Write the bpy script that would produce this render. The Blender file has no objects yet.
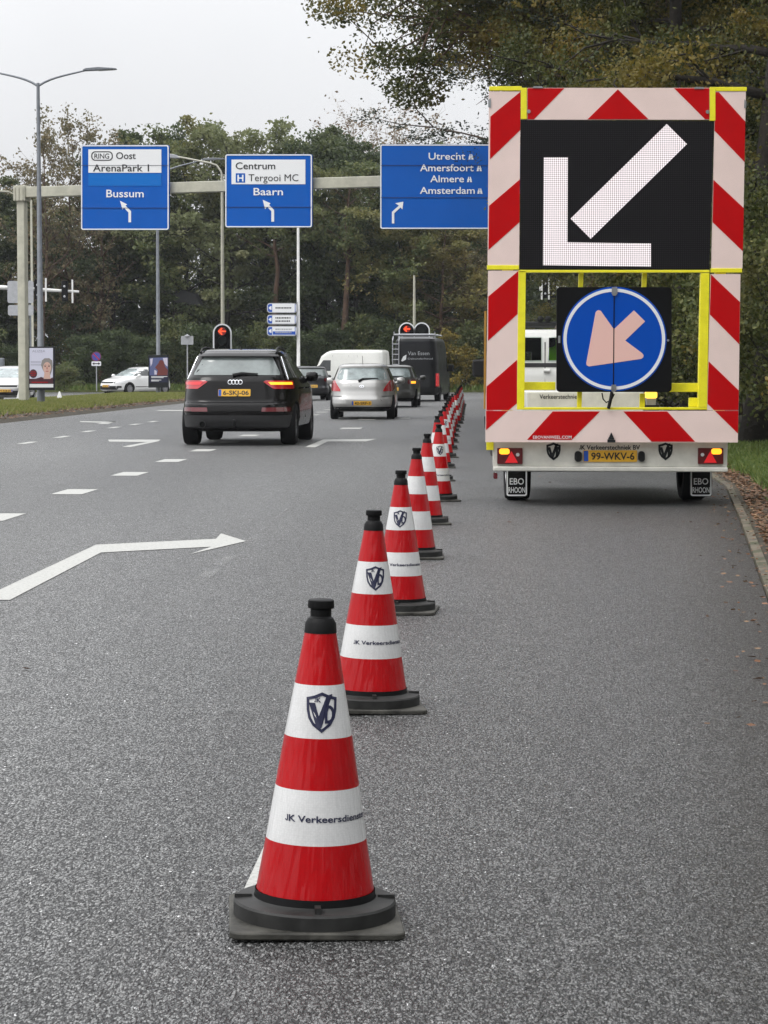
import bpy, bmesh, math, random
import numpy as np
from mathutils import Vector, Matrix
R = math.radians
scene = bpy.context.scene
COL = scene.collection

# ------------------------------------------------------------------ camera, sky, sun, exposure
CAM_H = 1.29
F = 2278.0
TH = math.atan(142.0 / F)
SN, CS = math.sin(TH), math.cos(TH)
cam = bpy.data.cameras.new('camera')
cam_ob = bpy.data.objects.new('camera', cam)
COL.objects.link(cam_ob)
cam_ob.location = (0, 0, CAM_H)
cam_ob.rotation_euler = (R(90) - TH, 0, 0)
cam.sensor_fit = 'VERTICAL'
cam.sensor_height = 36.0
cam.lens = F / 1024 * 36.0
cam.clip_start = 0.1
cam.clip_end = 3000
scene.camera = cam_ob

SUN_EL, SUN_AZ = 52.0, -120.0      # azimuth measured from +Y towards +X
world = bpy.data.worlds.new('World')
scene.world = world
world.use_nodes = True
wn, wl = world.node_tree.nodes, world.node_tree.links
wn.clear()
sky = wn.new('ShaderNodeTexSky')
sky.sky_type = 'NISHITA'
sky.sun_disc = False
sky.sun_elevation = R(SUN_EL)
sky.sun_rotation = R(SUN_AZ)
sky.air_density = 1.0
sky.dust_density = 4.0
hsv = wn.new('ShaderNodeHueSaturation')
hsv.inputs['Saturation'].default_value = 0.10
wl.new(sky.outputs[0], hsv.inputs['Color'])
wtc = wn.new('ShaderNodeTexCoord')
sep = wn.new('ShaderNodeSeparateXYZ')
wl.new(wtc.outputs['Generated'], sep.inputs[0])
mr = wn.new('ShaderNodeMapRange')                 # an overcast sky is brighter overhead than at the horizon
mr.inputs['From Min'].default_value = 0.0
mr.inputs['From Max'].default_value = 0.9
mr.inputs['To Min'].default_value = 0.82
mr.inputs['To Max'].default_value = 3.0
wl.new(sep.outputs['Z'], mr.inputs['Value'])
wnoise = wn.new('ShaderNodeTexNoise')
wnoise.inputs['Scale'].default_value = 3.0
wnoise.inputs['Detail'].default_value = 4.0
wl.new(wtc.outputs['Generated'], wnoise.inputs['Vector'])
mr2 = wn.new('ShaderNodeMapRange')
mr2.inputs['From Min'].default_value = 0.3
mr2.inputs['From Max'].default_value = 0.7
mr2.inputs['To Min'].default_value = 0.93
mr2.inputs['To Max'].default_value = 1.05
wl.new(wnoise.outputs[0], mr2.inputs['Value'])
mm = wn.new('ShaderNodeMath'); mm.operation = 'MULTIPLY'
wl.new(mr.outputs[0], mm.inputs[0]); wl.new(mr2.outputs[0], mm.inputs[1])
mx = wn.new('ShaderNodeMixRGB'); mx.blend_type = 'MULTIPLY'; mx.inputs[0].default_value = 1.0
wl.new(mm.outputs[0], mx.inputs[2])
cloud = wn.new('ShaderNodeMixRGB'); cloud.inputs[0].default_value = 0.85     # cloud cover over most of the blue
cloud.inputs[2].default_value = (5.75, 5.82, 5.98, 1)
wl.new(hsv.outputs[0], cloud.inputs[1])
wl.new(cloud.outputs[0], mx.inputs[1])
bg = wn.new('ShaderNodeBackground')
bg.inputs['Strength'].default_value = 0.15
wl.new(mx.outputs[0], bg.inputs['Color'])
wo = wn.new('ShaderNodeOutputWorld')
wl.new(bg.outputs[0], wo.inputs['Surface'])

sun = bpy.data.lights.new('sun', 'SUN')
sun.energy = 1.0
sun.angle = R(25)
sun.color = (1.0, 0.97, 0.93)
sun_ob = bpy.data.objects.new('sun', sun)
COL.objects.link(sun_ob)
sd = Vector((math.sin(R(SUN_AZ)) * math.cos(R(SUN_EL)), math.cos(R(SUN_AZ)) * math.cos(R(SUN_EL)), math.sin(R(SUN_EL))))
sun_ob.rotation_euler = sd.to_track_quat('Z', 'Y').to_euler()

scene.view_settings.view_transform = 'Standard'
scene.view_settings.look = 'None'
scene.view_settings.gamma = 1.0
scene.view_settings.exposure = 0.0
scene.view_settings.use_curve_mapping = False
scene.cycles.max_bounces = 6
scene.cycles.transparent_max_bounces = 12
scene.cycles.use_denoising = True

# ------------------------------------------------------------------ helpers
def ray(px, py):
    return Vector((px - 384, F * CS + (512 - py) * SN, -F * SN + (512 - py) * CS))
def G(px, py, z=0.0):
    d = ray(px, py)
    t = (z - CAM_H) / d.z
    return Vector((d.x * t, d.y * t, z))
def P(px, py, Y):
    d = ray(px, py)
    t = Y / d.y
    return Vector((d.x * t, Y, CAM_H + d.z * t))

class MB:
    def __init__(self):
        self.v = []; self.f = []; self.m = []; self.mi = 0
    def add(self, vs, fs):
        o = len(self.v)
        self.v.extend([tuple(a) for a in vs])
        for f in fs:
            self.f.append([i + o for i in f]); self.m.append(self.mi)
    def box(self, x0, x1, y0, y1, z0, z1, M=None):
        vs = [Vector(a) for a in ((x0,y0,z0),(x1,y0,z0),(x1,y1,z0),(x0,y1,z0),(x0,y0,z1),(x1,y0,z1),(x1,y1,z1),(x0,y1,z1))]
        if M is not None: vs = [M @ a for a in vs]
        self.add(vs, [(0,3,2,1),(4,5,6,7),(0,1,5,4),(1,2,6,5),(2,3,7,6),(3,0,4,7)])
        return self
    def tube(self, pts, r, n=10, caps=True):
        pts = [Vector(p) for p in pts]
        rr = r if isinstance(r, (list, tuple)) else [r] * len(pts)
        vs = []; fs = []
        up = None
        for i, p in enumerate(pts):
            t = (pts[min(i+1, len(pts)-1)] - pts[max(i-1, 0)]).normalized()
            if up is None:
                a = Vector((0,0,1)) if abs(t.z) < .9 else Vector((1,0,0))
                up = t.cross(a).normalized()
            up = (up - t * up.dot(t)).normalized()
            b = t.cross(up)
            for k in range(n):
                an = 2*math.pi*k/n
                vs.append(p + (up*math.cos(an) + b*math.sin(an)) * rr[i])
        for i in range(len(pts)-1):
            for k in range(n):
                fs.append((i*n+k, i*n+(k+1)%n, (i+1)*n+(k+1)%n, (i+1)*n+k))
        if caps:
            fs.append(tuple(range(n))[::-1]); fs.append(tuple((len(pts)-1)*n+k for k in range(n)))
        self.add(vs, fs)
        return self
    def lathe(self, prof, n=32, M=None, caps=True):
        vs = []; fs = []
        for r, z in prof:
            for k in range(n):
                an = 2*math.pi*k/n
                v = Vector((r*math.cos(an), r*math.sin(an), z))
                vs.append(M @ v if M is not None else v)
        for i in range(len(prof)-1):
            for k in range(n):
                fs.append((i*n+k, i*n+(k+1)%n, (i+1)*n+(k+1)%n, (i+1)*n+k))
        if caps:
            fs.append(tuple(range(n))[::-1]); fs.append(tuple((len(prof)-1)*n+k for k in range(n)))
        self.add(vs, fs)
        return self
    def prism(self, poly, fn, d0=0.0, d1=0.002):
        n = len(poly)
        vs = [fn(u, v, d0) for u, v in poly] + [fn(u, v, d1) for u, v in poly]
        fs = [tuple(range(n)), tuple(range(2*n-1, n-1, -1))] + [(i, (i+1) % n, n+(i+1) % n, n+i) for i in range(n)]
        self.add(vs, fs)
        return self
    def ring(self, outer, inner, fn, d0=0.0, d1=0.002):
        n = len(outer)
        vs = [fn(u, v, d1) for u, v in outer] + [fn(u, v, d1) for u, v in inner] + [fn(u, v, d0) for u, v in outer] + [fn(u, v, d0) for u, v in inner]
        fs = []
        for i in range(n):
            j = (i+1) % n
            fs += [(i, j, n+j, n+i), (2*n+i, 2*n+j, j, i), (n+i, n+j, 3*n+j, 3*n+i)]
        self.add(vs, fs)
        return self
    def text(self, body, fn, x0, x1, yb, cap, d=0.002, off=0.012, italic=False):
        """letters fitted between x0 and x1, baseline yb, cap height cap (cap < 0 when v runs downwards)"""
        vs, fs, H = text_mesh(body, off)
        lo, hi = vs[:,0].min(), vs[:,0].max()
        out = [fn(x0 + (a - lo)/(hi - lo)*(x1 - x0), yb + b/H*cap, d) for a, b in vs]
        self.add(out, fs)
        return self
    def build(self, name, mats, parent=None, smooth=None, bevel=0.0, seg=2):
        me = bpy.data.meshes.new(name)
        me.from_pydata(self.v, [], self.f)
        if not isinstance(mats, (list, tuple)): mats = [mats]
        for m in mats: me.materials.append(m)
        if len(mats) > 1: me.polygons.foreach_set('material_index', self.m)
        me.validate()
        bm = bmesh.new(); bm.from_mesh(me)
        bmesh.ops.recalc_face_normals(bm, faces=bm.faces)
        bm.to_mesh(me); bm.free()
        if smooth is not None:
            me.polygons.foreach_set('use_smooth', [True]*len(me.polygons))
            me.set_sharp_from_angle(angle=R(smooth))
        me.update()
        ob = bpy.data.objects.new(name, me)
        COL.objects.link(ob)
        if parent is not None: ob.parent = parent
        if bevel > 0:
            b = ob.modifiers.new('bevel', 'BEVEL'); b.width = bevel; b.segments = seg; b.limit_method = 'ANGLE'; b.angle_limit = R(40)
        return ob

_tc = {}
def text_mesh(body, off):
    k = (body, off)
    if k in _tc: return _tc[k]
    def one(s):
        c = bpy.data.curves.new('letters', 'FONT'); c.body = s; c.offset = off; c.resolution_u = 3
        o = bpy.data.objects.new('letters', c); COL.objects.link(o)
        me = bpy.data.meshes.new_from_object(o.evaluated_get(bpy.context.evaluated_depsgraph_get()))
        vs = np.array([tuple(v.co)[:2] for v in me.vertices]); fs = [tuple(p.vertices) for p in me.polygons]
        bpy.data.objects.remove(o); bpy.data.curves.remove(c); bpy.data.meshes.remove(me)
        return vs, fs
    H = one('H')[0][:,1].max()
    if body.startswith('J'):                       # the built-in J hangs below the line: draw a plain one
        vs, fs = one(body[1:].lstrip())
        j = np.array([(.30,1),(.44,1),(.44,.26),(.38,.06),(.24,-.02),(.10,.05),(.02,.26),(.15,.30),(.18,.17),(.24,.12),(.285,.17),(.30,.28)]) * H
        x0 = vs[:,0].min() - .56*H
        j[:,0] += x0
        fs = [tuple(i + len(j) for i in f) for f in fs] + [tuple(range(len(j)))]
        vs = np.vstack([j, vs])
    else:
        vs, fs = one(body)
    _tc[k] = (vs, fs, H)
    return _tc[k]

def tag(o, label=None, cat=None, group=None, kind=None):
    if label: o['label'] = label
    if cat: o['category'] = cat
    if group: o['group'] = group
    if kind: o['kind'] = kind
    return o
def empty(name, loc, rz=0.0):
    o = bpy.data.objects.new(name, None)
    o.empty_display_size = .2
    COL.objects.link(o); o.location = loc; o.rotation_euler = (0, 0, rz)
    return o
def copy_tree(o, parent=None):
    c = o.copy(); COL.objects.link(c); c.parent = parent
    for ch in list(o.children): copy_tree(ch, c)
    return c
def circle(cx, cy, rx, ry=None, n=40, a0=0.0):
    ry = rx if ry is None else ry
    return [(cx + rx*math.cos(a0 + 2*math.pi*k/n), cy + ry*math.sin(a0 + 2*math.pi*k/n)) for k in range(n)]
def rrect(x0, y0, x1, y1, r, n=5):
    if x1 < x0: x0, x1 = x1, x0
    if y1 < y0: y0, y1 = y1, y0
    out = []
    for cx, cy, a in ((x1-r, y1-r, 0), (x0+r, y1-r, 90), (x0+r, y0+r, 180), (x1-r, y0+r, 270)):
        for k in range(n+1):
            t = R(a + 90*k/n); out.append((cx + r*math.cos(t), cy + r*math.sin(t)))
    return out
def flat(Y, loc=(0, 0, 0)):
    """pixel rectangle on the upright plane at distance Y -> points, w metres towards the camera, relative to loc"""
    L = Vector(loc)
    def fn(px, py, w=0.0):
        p = P(px, py, Y) - L
        return Vector((p.x, p.y - w, p.z))
    return fn

# ------------------------------------------------------------------ materials
def mat(name, color, rough=.5, metal=0.0, spec=.5, coat=0.0, noise=None, bump=None, emit=None, estr=0.0, trans=0.0):
    m = bpy.data.materials.new(name); m.use_nodes = True
    nt = m.node_tree; b = nt.nodes['Principled BSDF']
    b.inputs['Base Color'].default_value = (*color, 1)
    b.inputs['Roughness'].default_value = rough
    b.inputs['Metallic'].default_value = metal
    b.inputs['Specular IOR Level'].default_value = spec
    b.inputs['Coat Weight'].default_value = coat
    b.inputs['Coat Roughness'].default_value = 0.05
    if trans: b.inputs['Transmission Weight'].default_value = trans
    if emit:
        b.inputs['Emission Color'].default_value = (*emit, 1); b.inputs['Emission Strength'].default_value = estr
    tc = nt.nodes.new('ShaderNodeTexCoord')
    if noise:                                    # (scale, amount): uneven tone, dirt
        sc, amt = noise[:2]
        n = nt.nodes.new('ShaderNodeTexNoise'); n.inputs['Scale'].default_value = sc; n.inputs['Detail'].default_value = 6; n.inputs['Roughness'].default_value = .65
        nt.links.new(tc.outputs['Object'], n.inputs['Vector'])
        rm = nt.nodes.new('ShaderNodeMapRange'); rm.inputs['From Min'].default_value = .3; rm.inputs['From Max'].default_value = .7
        rm.inputs['To Min'].default_value = 1-amt; rm.inputs['To Max'].default_value = 1+amt*.6
        nt.links.new(n.outputs[0], rm.inputs['Value'])
        mx = nt.nodes.new('ShaderNodeMixRGB'); mx.blend_type = 'MULTIPLY'; mx.inputs[0].default_value = 1
        mx.inputs[1].default_value = (*color, 1)
        nt.links.new(rm.outputs[0], mx.inputs[2]); nt.links.new(mx.outputs[0], b.inputs['Base Color'])
        r2 = nt.nodes.new('ShaderNodeMapRange'); r2.inputs['To Min'].default_value = max(0, rough-.12); r2.inputs['To Max'].default_value = min(1, rough+.15)
        nt.links.new(n.outputs[0], r2.inputs['Value']); nt.links.new(r2.outputs[0], b.inputs['Roughness'])
    if bump:
        sc, st, ds = bump
        n = nt.nodes.new('ShaderNodeTexNoise'); n.inputs['Scale'].default_value = sc; n.inputs['Detail'].default_value = 4
        nt.links.new(tc.outputs['Object'], n.inputs['Vector'])
        bp = nt.nodes.new('ShaderNodeBump'); bp.inputs['Strength'].default_value = st; bp.inputs['Distance'].default_value = ds
        nt.links.new(n.outputs[0], bp.inputs['Height']); nt.links.new(bp.outputs[0], b.inputs['Normal'])
    return m

M = {}
M['black_rubber'] = mat('black_rubber', (.008,.008,.0085), .5, spec=.15, noise=(14,.35), bump=(60,.25,.002))
M['ring_rubber'] = mat('ring_rubber', (.026,.026,.025), .55, spec=.25, noise=(11,.6), bump=(60,.3,.002))
M['base_rubber'] = mat('base_rubber', (.062,.060,.052), .6, spec=.25, noise=(9,.85), bump=(60,.5,.003))
M['tyre'] = mat('tyre', (.006,.006,.0065), .8, spec=.2, noise=(20,.3))
M['rim'] = mat('rim', (.35,.35,.36), .35, metal=.9)
M['dark_rim'] = mat('dark_rim', (.09,.09,.095), .4, metal=.8)
M['black_plastic'] = mat('black_plastic', (.007,.007,.0075), .5, spec=.3, noise=(10,.2))
M['grey_plastic'] = mat('grey_plastic', (.030,.030,.031), .55, spec=.3, noise=(10,.25))
M['chassis_white'] = mat('chassis_white', (.62,.61,.55), .4, noise=(5,.18), bump=(8,.05,.01))
M['panel_white'] = mat('panel_white', (.80,.635,.585), .4, spec=.3, noise=(3,.06))
M['panel_red'] = mat('panel_red', (.48,.001,.003), .5, spec=.12, noise=(3,.10))
M['yellow_paint'] = mat('yellow_paint', (.86,.78,.02), .4, noise=(9,.12))
M['amber_strip'] = mat('amber_strip', (.38,.20,.03), .5, noise=(9,.2))
M['steel'] = mat('steel', (.38,.39,.40), .38, metal=.85, noise=(9,.25))
M['galv'] = mat('galv', (.20,.215,.235), .5, metal=.4, noise=(7,.2))
M['cream_paint'] = mat('cream_paint', (.46,.45,.365), .5, noise=(3,.2))
M['white_paint'] = mat('white_paint', (.72,.72,.70), .45, noise=(4,.1))
M['sign_blue'] = mat('sign_blue', (.000,.092,.43), .45, spec=.15, noise=(.8,.06))
M['sign_blue_light'] = mat('sign_blue_light', (.002,.14,.50), .45, spec=.15)
M['sign_white'] = mat('sign_white', (.78,.79,.80), .35)
M['sign_black'] = mat('sign_black', (.012,.012,.013), .4)
M['sign_back'] = mat('sign_back', (.42,.43,.45), .5, metal=.3, noise=(5,.15))
M['matt_black'] = mat('matt_black', (.003,.003,.0035), .6, spec=.15)
M['keep_blue'] = mat('keep_blue', (.000,.066,.42), .5, spec=.12)
M['keep_pink'] = mat('keep_pink', (.80,.50,.44), .4)
M['navy'] = mat('navy', (.012,.014,.045), .4)
M['emblem_black'] = mat('emblem_black', (.012,.014,.016), .5, spec=.3)
M['plate_yellow'] = mat('plate_yellow', (.72,.40,.03), .4, noise=(20,.1))
M['plate_blue'] = mat('plate_blue', (.01,.08,.42), .4)
M['lens_red'] = mat('lens_red', (.42,.006,.012), .15, coat=1.0)
M['lens_dark'] = mat('lens_dark', (.11,.006,.01), .15, coat=1.0)
M['lens_lit_red'] = mat('lens_lit_red', (.5,.01,.015), .2, coat=1.0, emit=(1,.02,.03), estr=.35)
M['lens_amber_lit'] = mat('lens_amber_lit', (.8,.35,.02), .3, emit=(1,.38,.02), estr=1.8)
M['amber_hot'] = mat('amber_hot', (.9,.6,.1), .3, emit=(1,.62,.08), estr=1.3)
M['lens_clear'] = mat('lens_clear', (.6,.6,.6), .15, coat=1.0)
M['signal_red'] = mat('signal_red', (.7,.05,.02), .3, emit=(1,.10,.03), estr=1.5)
M['signal_glow'] = mat('signal_glow', (.25,.02,.02), .3, emit=(1,.03,.02), estr=.10)
M['glass_dark'] = mat('glass_dark', (.022,.026,.027), .06, coat=.6)
M['glass_mid'] = mat('glass_mid', (.16,.185,.18), .08, coat=.5, noise=(2.2,.35))
M['glass_pale'] = mat('glass_pale', (.26,.31,.31), .1, coat=.5, noise=(3.0,.5))
M['car_black'] = mat('car_black', (.003,.0025,.0025), .14, spec=.2, coat=.16, noise=(3,.2))
M['car_silver'] = mat('car_silver', (.44,.435,.42), .3, metal=.55, coat=.8, noise=(3,.06))
M['car_grey'] = mat('car_grey', (.028,.029,.031), .3, metal=.4, coat=.6)
M['car_taupe'] = mat('car_taupe', (.05,.05,.045), .3, metal=.4, coat=.6)
M['car_white'] = mat('car_white', (.68,.68,.67), .3, coat=.8, noise=(3,.05))
M['van_white'] = mat('van_white', (.70,.70,.66), .35, coat=.6, noise=(2,.06))
M['van_charcoal'] = mat('van_charcoal', (.008,.0085,.010), .33, spec=.25, coat=.2, noise=(2.5,.2))
M['chrome'] = mat('chrome', (.75,.76,.78), .15, metal=1.0)
M['bark'] = mat('bark', (.026,.021,.016), .9, noise=(6,.5), bump=(18,.8,.03))
M['bark_brown'] = mat('bark_brown', (.085,.050,.032), .9, noise=(6,.5), bump=(18,.8,.03))
M['bark_pale'] = mat('bark_pale', (.30,.26,.22), .85, noise=(8,.35))
def tinted():
    m = mat('glass_tinted', (.02,.025,.025), .05)
    nt = m.node_tree; b = nt.nodes['Principled BSDF']; out = nt.nodes['Material Output']
    tr = nt.nodes.new('ShaderNodeBsdfTransparent'); tr.inputs[0].default_value = (.82,.88,.85,1)
    mx = nt.nodes.new('ShaderNodeMixShader'); mx.inputs[0].default_value = .88
    nt.links.new(b.outputs[0], mx.inputs[1]); nt.links.new(tr.outputs[0], mx.inputs[2]); nt.links.new(mx.outputs[0], out.inputs['Surface'])
    return m
M['glass_tinted'] = tinted()
M['hivis'] = mat('hivis', (.30,.80,.03), .7)
M['skin'] = mat('skin', (.42,.25,.18), .6)
M['hair'] = mat('hair', (.05,.035,.02), .7)
M['trouser'] = mat('trouser', (.02,.025,.05), .8)
VPX = .0443                                   # the carriageway heads slightly right of the camera axis
# ------------------------------------------------------------------ asphalt and other ground materials
def asphalt_mat(name, tone=1.0, grain=165.0):
    m = bpy.data.materials.new(name); m.use_nodes = True
    nt = m.node_tree; N = nt.nodes; L = nt.links; b = N['Principled BSDF']
    tc = N.new('ShaderNodeTexCoord')
    # chippings rolled into the binder, lying along the carriageway
    gm = N.new('ShaderNodeMapping'); gm.inputs['Scale'].default_value = (1, .46, 1); L.new(tc.outputs['Object'], gm.inputs[0])
    wb = N.new('ShaderNodeTexNoise'); wb.inputs['Scale'].default_value = grain*.8; wb.inputs['Detail'].default_value = 2; L.new(gm.outputs[0], wb.inputs['Vector'])
    ws = N.new('ShaderNodeVectorMath'); ws.operation = 'SCALE'; ws.inputs['Scale'].default_value = .012; L.new(wb.outputs['Color'], ws.inputs[0])
    wa = N.new('ShaderNodeVectorMath'); wa.operation = 'ADD'; L.new(gm.outputs[0], wa.inputs[0]); L.new(ws.outputs[0], wa.inputs[1])
    vo = N.new('ShaderNodeTexVoronoi'); vo.inputs['Scale'].default_value = grain; vo.inputs['Randomness'].default_value = 1
    L.new(wa.outputs[0], vo.inputs['Vector'])
    sp = N.new('ShaderNodeSeparateColor'); L.new(vo.outputs['Color'], sp.inputs[0])
    cr = N.new('ShaderNodeValToRGB')
    e = cr.color_ramp.elements
    for i, (ps, v) in enumerate(((0, .006), (.30, .018), (.55, .070), (.80, .19), (1, .42))):
        k = e[0] if i == 0 else (e[1] if i == 4 else e.new(ps))
        k.position = ps; k.color = (v*tone, v*tone*1.005, v*tone*.99, 1)
    L.new(sp.outputs[0], cr.inputs[0])
    n1 = N.new('ShaderNodeTexNoise'); n1.inputs['Scale'].default_value = .42; n1.inputs['Detail'].default_value = 5
    mp = N.new('ShaderNodeMapping'); mp.inputs['Scale'].default_value = (1.0, .12, 1); mp.inputs['Rotation'].default_value = (0, 0, R(2.5))
    L.new(tc.outputs['Object'], mp.inputs[0]); L.new(mp.outputs[0], n1.inputs['Vector'])
    r1 = N.new('ShaderNodeMapRange'); r1.inputs['From Min'].default_value = .3; r1.inputs['From Max'].default_value = .7; r1.inputs['To Min'].default_value = .68; r1.inputs['To Max'].default_value = 1.25
    L.new(n1.outputs[0], r1.inputs[0])
    n2 = N.new('ShaderNodeTexNoise'); n2.inputs['Scale'].default_value = 7; n2.inputs['Detail'].default_value = 8; n2.inputs['Roughness'].default_value = .75
    L.new(tc.outputs['Object'], n2.inputs['Vector'])
    r2 = N.new('ShaderNodeMapRange'); r2.inputs['From Min'].default_value = .3; r2.inputs['From Max'].default_value = .7; r2.inputs['To Min'].default_value = .78; r2.inputs['To Max'].default_value = 1.2
    L.new(n2.outputs[0], r2.inputs[0])
    # lane wear, plus sky sheen left and tree shade right put into the colour
    sx = N.new('ShaderNodeSeparateXYZ'); L.new(tc.outputs['Object'], sx.inputs[0])
    la = N.new('ShaderNodeMath'); la.operation = 'MULTIPLY_ADD'; la.inputs[1].default_value = -VPX; L.new(sx.outputs['Y'], la.inputs[0]); L.new(sx.outputs['X'], la.inputs[2])
    lw = N.new('ShaderNodeMapRange'); lw.inputs['From Min'].default_value = -1.6; lw.inputs['From Max'].default_value = 1.2; lw.inputs['To Min'].default_value = 1.36; lw.inputs['To Max'].default_value = .70; L.new(la.outputs[0], lw.inputs[0])
    lm = N.new('ShaderNodeMath'); lm.operation = 'MULTIPLY'; L.new(r1.outputs[0], lm.inputs[0]); L.new(lw.outputs[0], lm.inputs[1])
    r1 = lm
    mu = N.new('ShaderNodeMath'); mu.operation = 'MULTIPLY'; L.new(r1.outputs[0], mu.inputs[0]); L.new(r2.outputs[0], mu.inputs[1])
    mx = N.new('ShaderNodeMixRGB'); mx.blend_type = 'MULTIPLY'; mx.inputs[0].default_value = 1
    # dark binder between the stones, crevice shade put into the same colour
    bd = N.new('ShaderNodeMapRange'); bd.inputs['From Min'].default_value = .38; bd.inputs['From Max'].default_value = .66; bd.inputs['To Min'].default_value = 1.0; bd.inputs['To Max'].default_value = .06
    L.new(vo.outputs['Distance'], bd.inputs[0])
    mu2 = N.new('ShaderNodeMath'); mu2.operation = 'MULTIPLY'; L.new(mu.outputs[0], mu2.inputs[0]); L.new(bd.outputs[0], mu2.inputs[1])
    L.new(cr.outputs[0], mx.inputs[1]); L.new(mu2.outputs[0], mx.inputs[2]); L.new(mx.outputs[0], b.inputs['Base Color'])
    b.inputs['Specular IOR Level'].default_value = .55
    r3 = N.new('ShaderNodeMapRange'); r3.inputs['To Min'].default_value = .36; r3.inputs['To Max'].default_value = .55
    L.new(sp.outputs[1], r3.inputs[0]); L.new(r3.outputs[0], b.inputs['Roughness'])
    bp = N.new('ShaderNodeBump'); bp.inputs['Strength'].default_value = 1.0; bp.inputs['Distance'].default_value = .011; bp.invert = True
    L.new(vo.outputs['Distance'], bp.inputs['Height']); L.new(bp.outputs[0], b.inputs['Normal'])
    return m
M['asphalt'] = asphalt_mat('asphalt', .80)
M['asphalt_far'] = asphalt_mat('asphalt_far', 1.1, 60)

def worn_paint():
    m = bpy.data.materials.new('road_paint'); m.use_nodes = True
    nt = m.node_tree; N = nt.nodes; L = nt.links; b = N['Principled BSDF']
    tc = N.new('ShaderNodeTexCoord')
    n = N.new('ShaderNodeTexNoise'); n.inputs['Scale'].default_value = 55; n.inputs['Detail'].default_value = 6; n.inputs['Roughness'].default_value = .75
    L.new(tc.outputs['Object'], n.inputs['Vector'])
    cr = N.new('ShaderNodeValToRGB'); e = cr.color_ramp.elements
    e[0].position = .26; e[0].color = (.09,.09,.088,1); e[1].position = .50; e[1].color = (.40,.40,.375,1)
    L.new(n.outputs[0], cr.inputs[0]); L.new(cr.outputs[0], b.inputs['Base Color'])
    b.inputs['Roughness'].default_value = .55
    bp = N.new('ShaderNodeBump'); bp.inputs['Strength'].default_value = .4; bp.inputs['Distance'].default_value = .003
    L.new(n.outputs[0], bp.inputs['Height']); L.new(bp.outputs[0], b.inputs['Normal'])
    return m
M['road_paint'] = worn_paint()

def soil_mat():
    m = bpy.data.materials.new('soil'); m.use_nodes = True
    nt = m.node_tree; N = nt.nodes; L = nt.links; b = N['Principled BSDF']
    tc = N.new('ShaderNodeTexCoord')
    n = N.new('ShaderNodeTexNoise'); n.inputs['Scale'].default_value = 3; n.inputs['Detail'].default_value = 9; n.inputs['Roughness'].default_value = .75
    L.new(tc.outputs['Object'], n.inputs['Vector'])
    cr = N.new('ShaderNodeValToRGB'); e = cr.color_ramp.elements
    e[0].position = .32; e[0].color = (.016,.013,.009,1); e[1].position = .72; e[1].color = (.085,.066,.045,1)
    k = e.new(.52); k.color = (.042,.034,.02,1)
    L.new(n.outputs[0], cr.inputs[0]); L.new(cr.outputs[0], b.inputs['Base Color'])
    b.inputs['Roughness'].default_value = .95
    bp = N.new('ShaderNodeBump'); bp.inputs['Strength'].default_value = .8; bp.inputs['Distance'].default_value = .04
    L.new(n.outputs[0], bp.inputs['Height']); L.new(bp.outputs[0], b.inputs['Normal'])
    return m
M['soil'] = soil_mat()
M['kerb'] = mat('kerb', (.105,.087,.060), .9, noise=(4,.75), bump=(40,.5,.006))
def kerb_joints():
    m = M['kerb']; nt = m.node_tree; N = nt.nodes; L = nt.links; b = N['Principled BSDF']
    src = b.inputs['Base Color'].links[0].from_socket
    tc = N.new('ShaderNodeTexCoord'); sx = N.new('ShaderNodeSeparateXYZ'); L.new(tc.outputs['Object'], sx.inputs[0])
    md = N.new('ShaderNodeMath'); md.operation = 'FRACT'; L.new(sx.outputs['Y'], md.inputs[0])
    r = N.new('ShaderNodeMapRange'); r.inputs['From Min'].default_value = .0; r.inputs['From Max'].default_value = .022; r.inputs['To Min'].default_value = .2; L.new(md.outputs[0], r.inputs[0])
    mx = N.new('ShaderNodeMixRGB'); mx.blend_type = 'MULTIPLY'; mx.inputs[0].default_value = 1; L.new(src, mx.inputs[1]); L.new(r.outputs[0], mx.inputs[2])
    n = N.new('ShaderNodeTexNoise'); n.inputs['Scale'].default_value = 2.3; n.inputs['Detail'].default_value = 7; L.new(tc.outputs['Object'], n.inputs['Vector'])
    r2 = N.new('ShaderNodeMapRange'); r2.inputs['From Min'].default_value = .48; r2.inputs['From Max'].default_value = .62; r2.inputs['To Max'].default_value = .8; L.new(n.outputs[0], r2.inputs[0])
    ms = N.new('ShaderNodeMixRGB'); L.new(r2.outputs[0], ms.inputs[0]); L.new(mx.outputs[0], ms.inputs[1]); ms.inputs[2].default_value = (.035,.04,.014,1)   # moss
    L.new(ms.outputs[0], b.inputs['Base Color'])
kerb_joints()
M['far_grass'] = mat('far_grass', (.075,.088,.022), .9, noise=(2,.45), bump=(20,.6,.05))

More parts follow.
